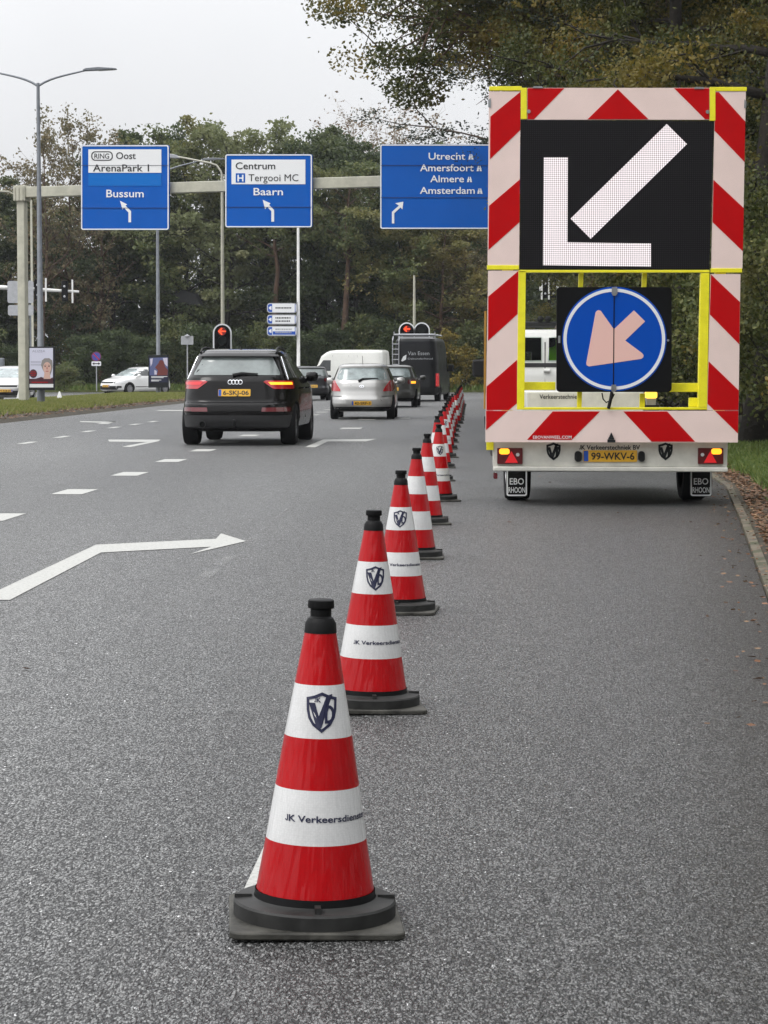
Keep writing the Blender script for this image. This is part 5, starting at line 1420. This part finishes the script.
# pale pyramid markers on the median
for px, py, wd in ((19.5, 393.8, 'white pyramid marker in the grass beside the silver oncoming car'), (59.5, 396.2, 'white pyramid marker in the grass right of the face poster')):
    c = P(px, py, 84); r = empty('verge_marker', (c.x, 84, .17)); tag(r, wd, 'marker', 'white verge markers')
    h_ = c.z - .17 + .17
    t = MB(); t.lathe([(.17,.0),(.15,.03),(.15,.05),(.03,h_),(.0,h_+.01)], 4, Matrix.Rotation(R(45), 4, 'Z')); t.build('marker_cap', M['white_paint'], r)
# small shed roof in the wood
c = P(184, 296, 141); r = empty('garden_shed', (c.x, 141, .1)); tag(r, 'small dark shed with a pitched roof half lost among the far trees', 'shed')
z0 = P(184, 300, 141).z - .1
t = MB(); t.box(-.7,.7,0,2.2,0,z0-.2); t.build('wall', M['bark'], r)
t = MB(); t.prism([(-.8,z0-.1),(1.1,z0-.4),(.7,z0+.4),(-.4,z0+.7)], lambda u, v, w: Vector((u, -w, v)), -2.4, .25); t.build('roof', M['grey_plastic'], r)
# ------------------------------------------------------------------ trees
def quads_mesh(name, P4, m):
    """P4: (n,4,3) leaf corners"""
    n = len(P4)
    me = bpy.data.meshes.new(name)
    me.vertices.add(n*4); me.vertices.foreach_set('co', P4.reshape(-1).astype(np.float32))
    me.loops.add(n*4); me.loops.foreach_set('vertex_index', np.arange(n*4, dtype=np.int32))
    me.polygons.add(n); me.polygons.foreach_set('loop_start', np.arange(0, n*4, 4, dtype=np.int32))
    me.polygons.foreach_set('loop_total', np.full(n, 4, dtype=np.int32))
    me.update(calc_edges=True); me.materials.append(m)
    return me
def leaves(rng, C, size, aspect=.62):
    n = len(C)
    a = rng.normal(size=(n,3)); a /= np.linalg.norm(a, axis=1)[:,None]
    b = rng.normal(size=(n,3)); b -= a*np.sum(a*b, axis=1)[:,None]; b /= np.linalg.norm(b, axis=1)[:,None]
    s = (size*rng.uniform(.55, 1.25, n))[:,None]
    A = a*s*.5; B = b*s*.5*aspect
    mid = a*s*.08
    return np.stack([C-A, C+mid+B, C+A, C+mid-B], axis=1)
def tree_parts(seed, h, cr, base, nleaf, size, leafm, barkm, profile, sigma=.10, limbs=16, trunk_r=.16, lift=.35, twigs=5, rbias=.35, lean=(0,0), side=None, only_wood=False):
    """trunk with limbs and twigs, leaves gathered round the twig ends"""
    rng = np.random.default_rng(seed)
    mb = MB()
    tp = []; x = y = 0.0
    nz = 9
    for k in range(nz+1):
        t = k/nz
        tp.append(Vector((x + lean[0]*t*h, y + lean[1]*t*h, h*.96*t)))
        x += rng.normal()*h*.010; y += rng.normal()*h*.010
    tr = [trunk_r*(1 - .86*(k/nz)**.9)*(1.35 if k == 0 else 1) for k in range(nz+1)]
    mb.tube(tp, tr, 8)
    def trunk_at(z):
        t = min(max(z/(h*.96), 0), .999)*nz; i = int(t); return tp[i].lerp(tp[i+1], t-i), tr[i] + (tr[i+1]-tr[i])*(t-i)
    cl = []
    for k in range(limbs):
        t = (k + rng.uniform(0,.8))/limbs
        z = h*(base + (.95-base)*t)
        az = k*2.39996 + rng.normal()*.3
        if side is not None and rng.random() < side[1]: az = side[0] + rng.normal()*.6
        ln = cr*profile(t)*rng.uniform(.75, 1.12)
        p0, r0 = trunk_at(z)
        pts = [p0]; d = Vector((math.cos(az), math.sin(az), lift*rng.uniform(.3,1.5))).normalized()
        ns = 6
        for q in range(ns):
            d = (d + Vector(rng.normal(size=3))*.16 + Vector((0,0,.05))).normalized()
            pts.append(pts[-1] + d*ln/ns)
        rr0 = min(r0*.62, .02 + ln*.022)
        mb.tube(pts, [rr0*(1-.82*q/ns) for q in range(ns+1)], 6)
        for q in range(1, ns+1):
            if q/ns > rbias: cl.append((pts[q], .75))
        for w in range(twigs):
            q = rng.integers(1, ns+1); s0 = pts[q]
            dd = (d + Vector(rng.normal(size=3))*.9).normalized(); l2 = ln*rng.uniform(.18,.42)
            e1 = s0 + dd*l2*.5; e2 = s0 + (dd + Vector(rng.normal(size=3))*.25).normalized()*l2
            mb.tube([s0, e1, e2], [rr0*.30, rr0*.2, rr0*.08], 4, caps=False)
            cl.append((e2, .8)); cl.append((e1, .6))
    cl.append((tp[-1], .8))
    C = np.array([tuple(c) for c, _ in cl]); S = np.array([s for _, s in cl])
    wgt = rng.gamma(1.3, 1, len(C)); wgt /= wgt.sum()
    idx = rng.choice(len(C), size=nleaf, p=wgt)
    sg = (cr*sigma*S[idx]*(.6+.8*rng.random(len(C))[idx]))[:,None]
    off = rng.normal(size=(nleaf,3)); ball = rng.random(nleaf) < .94        # most leaves in compact sprays, the rest loose
    u = off/np.linalg.norm(off, axis=1)[:,None]*(1.75*rng.random(nleaf)**.42)[:,None]
    off[ball] = u[ball]
    pos = C[idx] + off*sg*np.array([1,1,.6])
    pos = pos[pos[:,2] > .05]
    tm = bpy.data.meshes.new('trunk'); tm.from_pydata(mb.v, [], mb.f); tm.materials.append(M[barkm])
    tm.polygons.foreach_set('use_smooth', [True]*len(tm.polygons)); tm.update()
    cm = quads_mesh('crown', leaves(rng, pos, size), M[leafm])
    return tm, cm
def plant_tree(name, parts, loc, rz, sc, label, group, cat='tree', names=('trunk','crown')):
    r = empty(name, loc, rz); r.scale = sc; tag(r, label, cat, group)
    for nm, me in zip(names, parts):
        o = bpy.data.objects.new(nm, me); COL.objects.link(o); o.parent = r
    return r
rnd = lambda t: (1 - (2*t-.85)**2*.55)
cone_ = lambda t: 1.05 - .75*t
egg = lambda t: .55 + .6*math.sin(math.pi*min(1, t*.9+.12))*.9
T = {}
for i in range(3): T['dark', i] = tree_parts(10+i, 10, 3.1, .10, 30000, .155, 'leaf_dark', 'bark', egg, .13, 26, .15)
for i in range(2): T['mid', i] = tree_parts(20+i, 10, 3.2, .16, 25000, .155, 'leaf_mid', 'bark', egg, .12, 24, .14)
T['pale', 0] = tree_parts(30, 10, 3.0, .25, 12000, .15, 'leaf_pale', 'bark', egg, .10, 24, .12)
for i in range(2): T['autumn', i] = tree_parts(40+i, 10, 2.7, .2, 4200, .14, 'leaf_autumn', 'bark_brown', egg, .09, 26, .11, lift=.9, twigs=8)
T['bare', 0] = tree_parts(50, 10, 2.6, .25, 1700, .12, 'leaf_brown', 'bark_pale', egg, .10, 34, .10, lift=1.1, twigs=10)
T['olive', 0] = tree_parts(45, 10, 3.1, .06, 20000, .16, 'leaf_olive', 'bark_brown', egg, .12, 28, .13)
for i in range(2): T['shrub', i] = tree_parts(60+i, 3, 1.7, .03, 7000, .15, 'leaf_mid', 'bark', lambda t: 1-.4*t, .20, 16, .05, lift=.7)
T['darkshrub', 0] = tree_parts(65, 3, 1.7, .03, 8000, .14, 'leaf_dark', 'bark', lambda t: 1-.4*t, .20, 16, .05, lift=.7)
T['yellowshrub', 0] = tree_parts(66, 3, 1.4, .05, 3600, .16, 'leaf_yellow', 'bark', lambda t: 1-.4*t, .16, 14, .04, lift=.8)
T['palestem', 0] = tree_parts(70, 10, 2.6, .55, 9000, .16, 'leaf_mid', 'bark_brown', egg, .12, 16, .20)

# far wood across the junction: (kind, variant, px, Y, top pixel, width scale, label)
far = [
 ('autumn',0, 40,139,122,.95,'thin brown autumn tree rising left of the tall grey lamp post'),
 ('autumn',1, 72,142,116,.9,'sparse yellow-brown tree between the lamp post and the Bussum sign'),
 ('autumn',0,102,141,128,.9,'sparse autumn tree showing just over the Bussum sign'),
 ('dark',0, 14,146,178,1.1,'dark green tree at the left end of the far wood'),
 ('olive',0, 52,150,182,1.0,'mid green tree below the thin autumn crowns'),
 ('dark',1,148,147,122,1.0,'dark green pointed crown just right of the Bussum sign top'),
 ('mid',1,182,144,124,1.15,'broad green tree between the Bussum and Baarn signs'),
 ('pale',0,228,142,116,1.1,'pale feathery tree rising over the Baarn sign'),
 ('pale',0,268,143,118,1.2,'pale green tree over the right half of the Baarn sign'),
 ('dark',2,322,143,120,1.0,'dark tree between the Baarn sign and the Utrecht sign'),
 ('dark',0,356,141,132,1.05,'dark tree with dense crown left of the Utrecht sign'),
 ('bare',0,362,152,105,1.1,'bare pale tree showing its twigs above the dark crowns'),
 ('bare',0,398,150,98,1.3,'bare pale-twigged tree over the Utrecht sign'),
 ('dark',1,110,144,190,1.3,'dark tree low behind the Bussum sign'),
 ('palestem',0,268,138.5,160,1.0,'tree with a bare brown trunk behind the three arrow boards'),
 ('palestem',0,341,138,165,1.0,'tree with a bare brown trunk above the white panel van'),
 ('mid',0,400,139,190,1.2,'olive green tree behind the charcoal van'),
 ('olive',0,440,137,195,1.2,'yellowing green tree right of the charcoal van'),
 ('autumn',1,468,138,210,1.2,'yellowing tree beside the left edge of the trailer'),
 ('dark',2,420,147,150,1.2,'tall dark tree behind the Utrecht sign'),
 ('dark',0,480,146,150,1.3,'tall dark tree between the Utrecht sign and the trailer'),
 ('mid',0,205,148,190,1.2,'green tree below the beam between the two left signs'),
 ('dark',2,300,146,180,1.2,'dark tree behind the right edge of the Baarn sign'),
 ('dark',1,-30,144,170,1.2,'dark tree outside the left end of the wood'),
 ('dark',2,545,140,200,1.3,'dark tree seen through the upper trailer frame'),
 ('mid',1,-70,142,150,1.2,'green tree beyond the left end of the wood'),
]
rr = random.Random(5)
for kind, v, px, Y, top, ws, lab in far:
    c = P(px, 390, Y); h_ = P(px, top, Y).z / 10.0 * (.93 if kind in ('dark','mid','pale','olive') else .97)
    s = h_*ws
    plant_tree({'autumn':'autumn_tree','bare':'bare_tree'}.get(kind,'leafy_tree'), T[kind, v], (c.x, Y, .1), rr.uniform(0, 6.28), (s*rr.uniform(.92,1.08), s, h_), lab, 'trees of the wood across the junction')
shr = [('darkshrub',0,20,136,352),('shrub',0,64,128,368),('darkshrub',0,85,135,345),('darkshrub',0,118,137,340),('darkshrub',0,150,136,346),('shrub',1,172,138,330),('darkshrub',0,200,136,335),('darkshrub',0,232,137,340),('shrub',0,262,137,335),
       ('darkshrub',0,300,136,340),('darkshrub',0,335,137,335),('shrub',1,368,137,330),('darkshrub',0,392,136,330),('shrub',0,445,134.5,340),('yellowshrub',0,447,133,338),('yellowshrub',0,466,133,352),('shrub',1,475,135,335),('darkshrub',0,500,135,330),('darkshrub',0,540,135,330),('shrub',0,-20,136,340)]
slab = {('shrub',64):'green bush in the grass right of the face poster',('yellowshrub',447):'bright yellow bush beside the charcoal van',('yellowshrub',466):'yellow-green bush just left of the trailer'}
for kind, v, px, Y, top in shr:
    c = P(px, 390, Y); h_ = P(px, top, Y).z/3.0
    lab = slab.get((kind, px), 'dark green bush at the foot of the far wood' if kind == 'darkshrub' else 'mid green bush at the foot of the far wood')
    s = max(h_, .7)*rr.uniform(.95, 1.25)
    plant_tree('bush', T[kind, v], (c.x, Y, .1), rr.uniform(0, 6.28), (s, s, h_), lab, 'bushes at the foot of the far wood' if (kind, px) not in slab else None, 'bush', ('stem','foliage'))
# the depth of the wood behind those trees, one mass
rng = np.random.default_rng(3)
def wood_mass(n, x0, x1, y0, y1, zt, size, seed):
    rng = np.random.default_rng(seed)
    k = max(60, int(n/260)); 
    cx = rng.uniform(x0, x1, k); cy = rng.uniform(y0, y1, k); cz = rng.uniform(0, 1, k)**1.25
    idx = rng.integers(0, k, n)
    X = cx[idx] + rng.normal(size=n)*1.5; Y = cy[idx] + rng.normal(size=n)*1.2
    top = zt(X)
    Z = np.clip(cz[idx]*top + rng.normal(size=n)*.9, .1, None)
    keep = Z < top*1.04
    return leaves(rng, np.stack([X, Y, Z], 1)[keep], size)
topf = lambda X: 11.0 + 1.5*np.sin(X*.7) + 1.0*np.sin(X*1.9+1) + 2.0*(X > -12)
tag(bpy.data.objects.new('far_wood', quads_mesh('far_wood', wood_mass(170000, -62, 48, 154, 168, topf, .42, 4), M['leaf_wood'])), kind='stuff')
COL.objects.link(bpy.data.objects['far_wood'])

# ------------------------------------------------------------------ the near wood on the right
N = {}
N['oak', 0] = tree_parts(101, 19, 6.4, .43, 250000, .12, 'leaf_oak', 'bark_brown', lambda t: 1.12-.35*t, .088, 50, .30, lift=.26, twigs=14, rbias=.2, side=(math.pi, .5))
N['oak', 1] = tree_parts(102, 17, 3.5, .20, 110000, .085, 'leaf_oak', 'bark', lambda t: 1.0-.3*t, .12, 34, .24, lift=.25, twigs=9, rbias=.25)
N['pine', 0] = tree_parts(104, 20, 4.6, .40, 110000, .09, 'leaf_pine', 'bark_brown', lambda t: 1.0-.45*t, .10, 30, .26, lift=.15, twigs=9, rbias=.3)
N['bush', 0] = tree_parts(111, 3.2, 1.9, .03, 16000, .085, 'leaf_bush', 'bark', lambda t: 1-.35*t, .19, 22, .04, lift=.6)
N['bush', 1] = tree_parts(112, 3.2, 1.8, .03, 15000, .085, 'leaf_oak', 'bark', lambda t: 1-.35*t, .18, 22, .04, lift=.6)
near = [
 ('oak',0, 6.7,62,.0,1.08,1.0,'great oak reaching its yellowing branches left over the road'),
 ('pine',0, 6.9,74,1.4,1.05,1.0,'dark pine standing behind the oak that overhangs the road'),
 ('pine',0, 7.9,81,2.0,1.55,1.0,'broad dark evergreen behind the Utrecht sign, leaning over the road edge'),
 ('oak',1, 6.6,48,2.2,1.0,1.0,'brown-trunked tree rising behind the middle of the arrow board'),
 ('oak',1, 5.95,36.5,4.1,.95,1.0,'dark-trunked tree right beside the trailer edge'),
 ('oak',1, 9.4,42,.6,1.0,1.05,'leafy tree behind the upper right corner of the arrow board'),
 ('oak',0, 9.5,53,.5,1.0,1.0,'large tree in the second row of the roadside wood'),
 ('pine',0, 8.8,58,2.9,1.0,.95,'dark evergreen in the roadside wood above the arrow board'),
 ('oak',1, 8.0,86,5.2,1.1,1.0,'green tree beside the road beyond the great oak'),
 ('oak',1, 8.9,100,.3,1.1,.9,'last green tree of the roadside wood before the junction'),
]
for kind, v, x, y, rz, s, sz, lab in near:
    plant_tree({'pine':'pine_tree'}.get(kind, 'oak_tree'), N[kind, v], (x, y, .15), rz, (s, s, sz), lab, 'trees of the roadside wood')
nb = [(5.9,33,0,1.0),(6.6,37,1,1.05),(5.8,42,0,1.1),(7.0,31,1,1.0),(6.2,50,0,1.15),(7.6,44,1,1.2),(6.6,58,0,1.2),(8.3,38,0,1.2),(7.4,66,1,1.2),(8,76,0,1.3),(7.9,52,1,1.2),(8.8,47,0,1.3),(8.5,88,0,1.3),(9,60,1,1.3)]
for i, (x, y, v, s) in enumerate(nb):
    plant_tree('bush', N['bush', v], (x, y, .12), i*1.3, (s, s, s), 'dark leafy bush of the roadside undergrowth' if v == 0 else 'brownish bush of the roadside undergrowth', 'bushes under the roadside trees', 'bush', ('stem','foliage'))
# the rest of the wood; unseen trees round the camera are added to darken reflections
def mass(name, n, box, seed, size):
    x0, x1, y0, y1, z0, z1 = box
    rng = np.random.default_rng(seed)
    k = int(n/220); c = np.stack([rng.uniform(x0, x1, k), rng.uniform(y0, y1, k), rng.uniform(z0, z1, k)], 1)
    idx = rng.integers(0, k, n)
    pos = c[idx] + rng.normal(size=(n,3))*np.array([.9,.9,.7]); pos[:,2] = np.clip(pos[:,2], .1, None)
    o = bpy.data.objects.new(name, quads_mesh(name, leaves(rng, pos, size), M['leaf_wood'])); COL.objects.link(o); tag(o, kind='stuff'); return o
mass('roadside_wood', 90000, (10.5, 22, 30, 110, .2, 14), 21, .34)
mass('roadside_wood', 40000, (6, 16, -25, 22, 1.0, 13), 22, .34)
mass('unseen_wood_behind', 50000, (-30, 16, -45, -34, .2, 13), 23, .42)

# ------------------------------------------------------------------ grass and fallen leaves
def blades(n, pick, h0, h1, seed, name, m, wd=.012):
    rng = np.random.default_rng(seed)
    B = pick(rng, n); n = len(B)
    az = rng.uniform(0, 2*np.pi, n); h = rng.uniform(h0, h1, n); ln = rng.normal(size=(n,2))*.35*h[:,None]
    w = wd*rng.uniform(.6, 1.4, n)
    dx = np.stack([np.cos(az)*w, np.sin(az)*w, np.zeros(n)], 1)
    tip = B + np.stack([ln[:,0], ln[:,1], h], 1); mid = B + np.stack([ln[:,0]*.3, ln[:,1]*.3, h*.55], 1)
    q = np.stack([B-dx, B+dx, mid+dx*.8, tip], 1)
    o = bpy.data.objects.new(name, quads_mesh(name, q, M[m])); COL.objects.link(o); return tag(o, kind='stuff')
def on_median(rng, n):
    y = rng.uniform(48, 108, n); l = rng.uniform(-17.2, -12.35, n)
    # ragged near edge, bare patches
    edge = -12.7 + .35*np.sin(y*.9) + .25*np.sin(y*2.3+1)
    keep = (l < edge) | (rng.random(n) < .16); y, l = y[keep], l[keep]
    tt = np.clip((y-104)/9, 0, 1)
    lc = -14.6; x = lc + (l-lc)*(1-tt*.75) + VPX*y
    z = np.interp(l, [-17.3,-16.6,-13.4,-12.6,-11.95], [.10,.20,.19,.13,.07])*(1-.3*tt)
    return np.stack([x, y, z-.01], 1)
blades(120000, on_median, .03, .12, 31, 'median_grass', 'grass', .02)
def on_verge(rng, n):
    y = rng.uniform(16, 46, n); o_ = .30 + rng.gamma(1.5, 1.1, n) + .15*np.sin(y*1.7)
    ex = np.interp(y, [d for _, d in right_edge], [x for x, _ in right_edge])
    keep = (o_ < 6) & (o_ > .32 + .25*rng.random(n)); y, o_, ex = y[keep], o_[keep], ex[keep]
    z = np.interp(o_, [.077,.6,1.1,1.8,4,30], [.012,.022,.05,.10,.16,.3])
    return np.stack([ex+o_, y, z-.01], 1)
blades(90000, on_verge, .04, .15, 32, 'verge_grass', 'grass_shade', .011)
def on_bank(rng, n):
    return np.stack([rng.uniform(-40, 30, n), rng.uniform(131.7, 137, n), np.full(n, .11)], 1)
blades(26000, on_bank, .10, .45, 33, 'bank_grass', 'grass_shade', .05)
def litter(n, seed, size, spread, name):
    rng = np.random.default_rng(seed)
    y = rng.uniform(8, 48, n); o_ = spread(rng, n)
    ex = np.interp(y, [d for _, d in right_edge], [x for x, _ in right_edge])
    z = np.interp(o_, [-3,-.001,.0,.02,.08,.6,1.1,1.8,4], [.008,.008,.028,.03,.03,.035,.065,.12,.18]) + rng.uniform(0,.012,n)
    C = np.stack([ex+o_, y, z], 1)
    q = leaves(rng, C, size, .75)
    q[:,:,2] = C[:,None,2] + (q[:,:,2]-C[:,None,2])*.28
    o = bpy.data.objects.new(name, quads_mesh(name, q, M['litter'])); COL.objects.link(o); return tag(o, kind='stuff')
litter(12000, 41, .055, lambda r, n: np.abs(r.normal(size=n))*.34 + .12, 'fallen_leaves')
litter(900, 42, .045, lambda r, n: -np.abs(r.normal(size=n))*.22 + .15, 'fallen_leaves')
litter(22, 43, .05, lambda r, n: -r.uniform(0, 3.5, n), 'fallen_leaves')
def med_litter():
    rng = np.random.default_rng(44); n = 2600
    y = rng.uniform(48, 104, n); l = -11.9 - np.abs(rng.normal(size=n))*.5
    C = np.stack([l + VPX*y, y, np.interp(l, [-13.4,-12.6,-11.95,-11.7], [.20,.14,.08,.02])+.01], 1)
    q = leaves(rng, C, .09, .75); q[:,:,2] = C[:,None,2] + (q[:,:,2]-C[:,None,2])*.3
    o = bpy.data.objects.new('fallen_leaves', quads_mesh('fallen_leaves', q, M['litter'])); COL.objects.link(o); tag(o, kind='stuff')
med_litter()

# the damp air between here and the far wood
hz = MB(); hz.box(-75, 75, -60, 185, -1.2, 24)
hzm = bpy.data.materials.new('haze'); hzm.use_nodes = True
nt = hzm.node_tree; nt.nodes.clear(); ho = nt.nodes.new('ShaderNodeOutputMaterial'); hv = nt.nodes.new('ShaderNodeVolumePrincipled')
hv.inputs['Color'].default_value = (.92,.95,1,1); hv.inputs['Density'].default_value = .0002; hv.inputs['Anisotropy'].default_value = .2
nt.links.new(hv.outputs[0], ho.inputs['Volume'])
tag(hz.build('haze', hzm), kind='stuff')
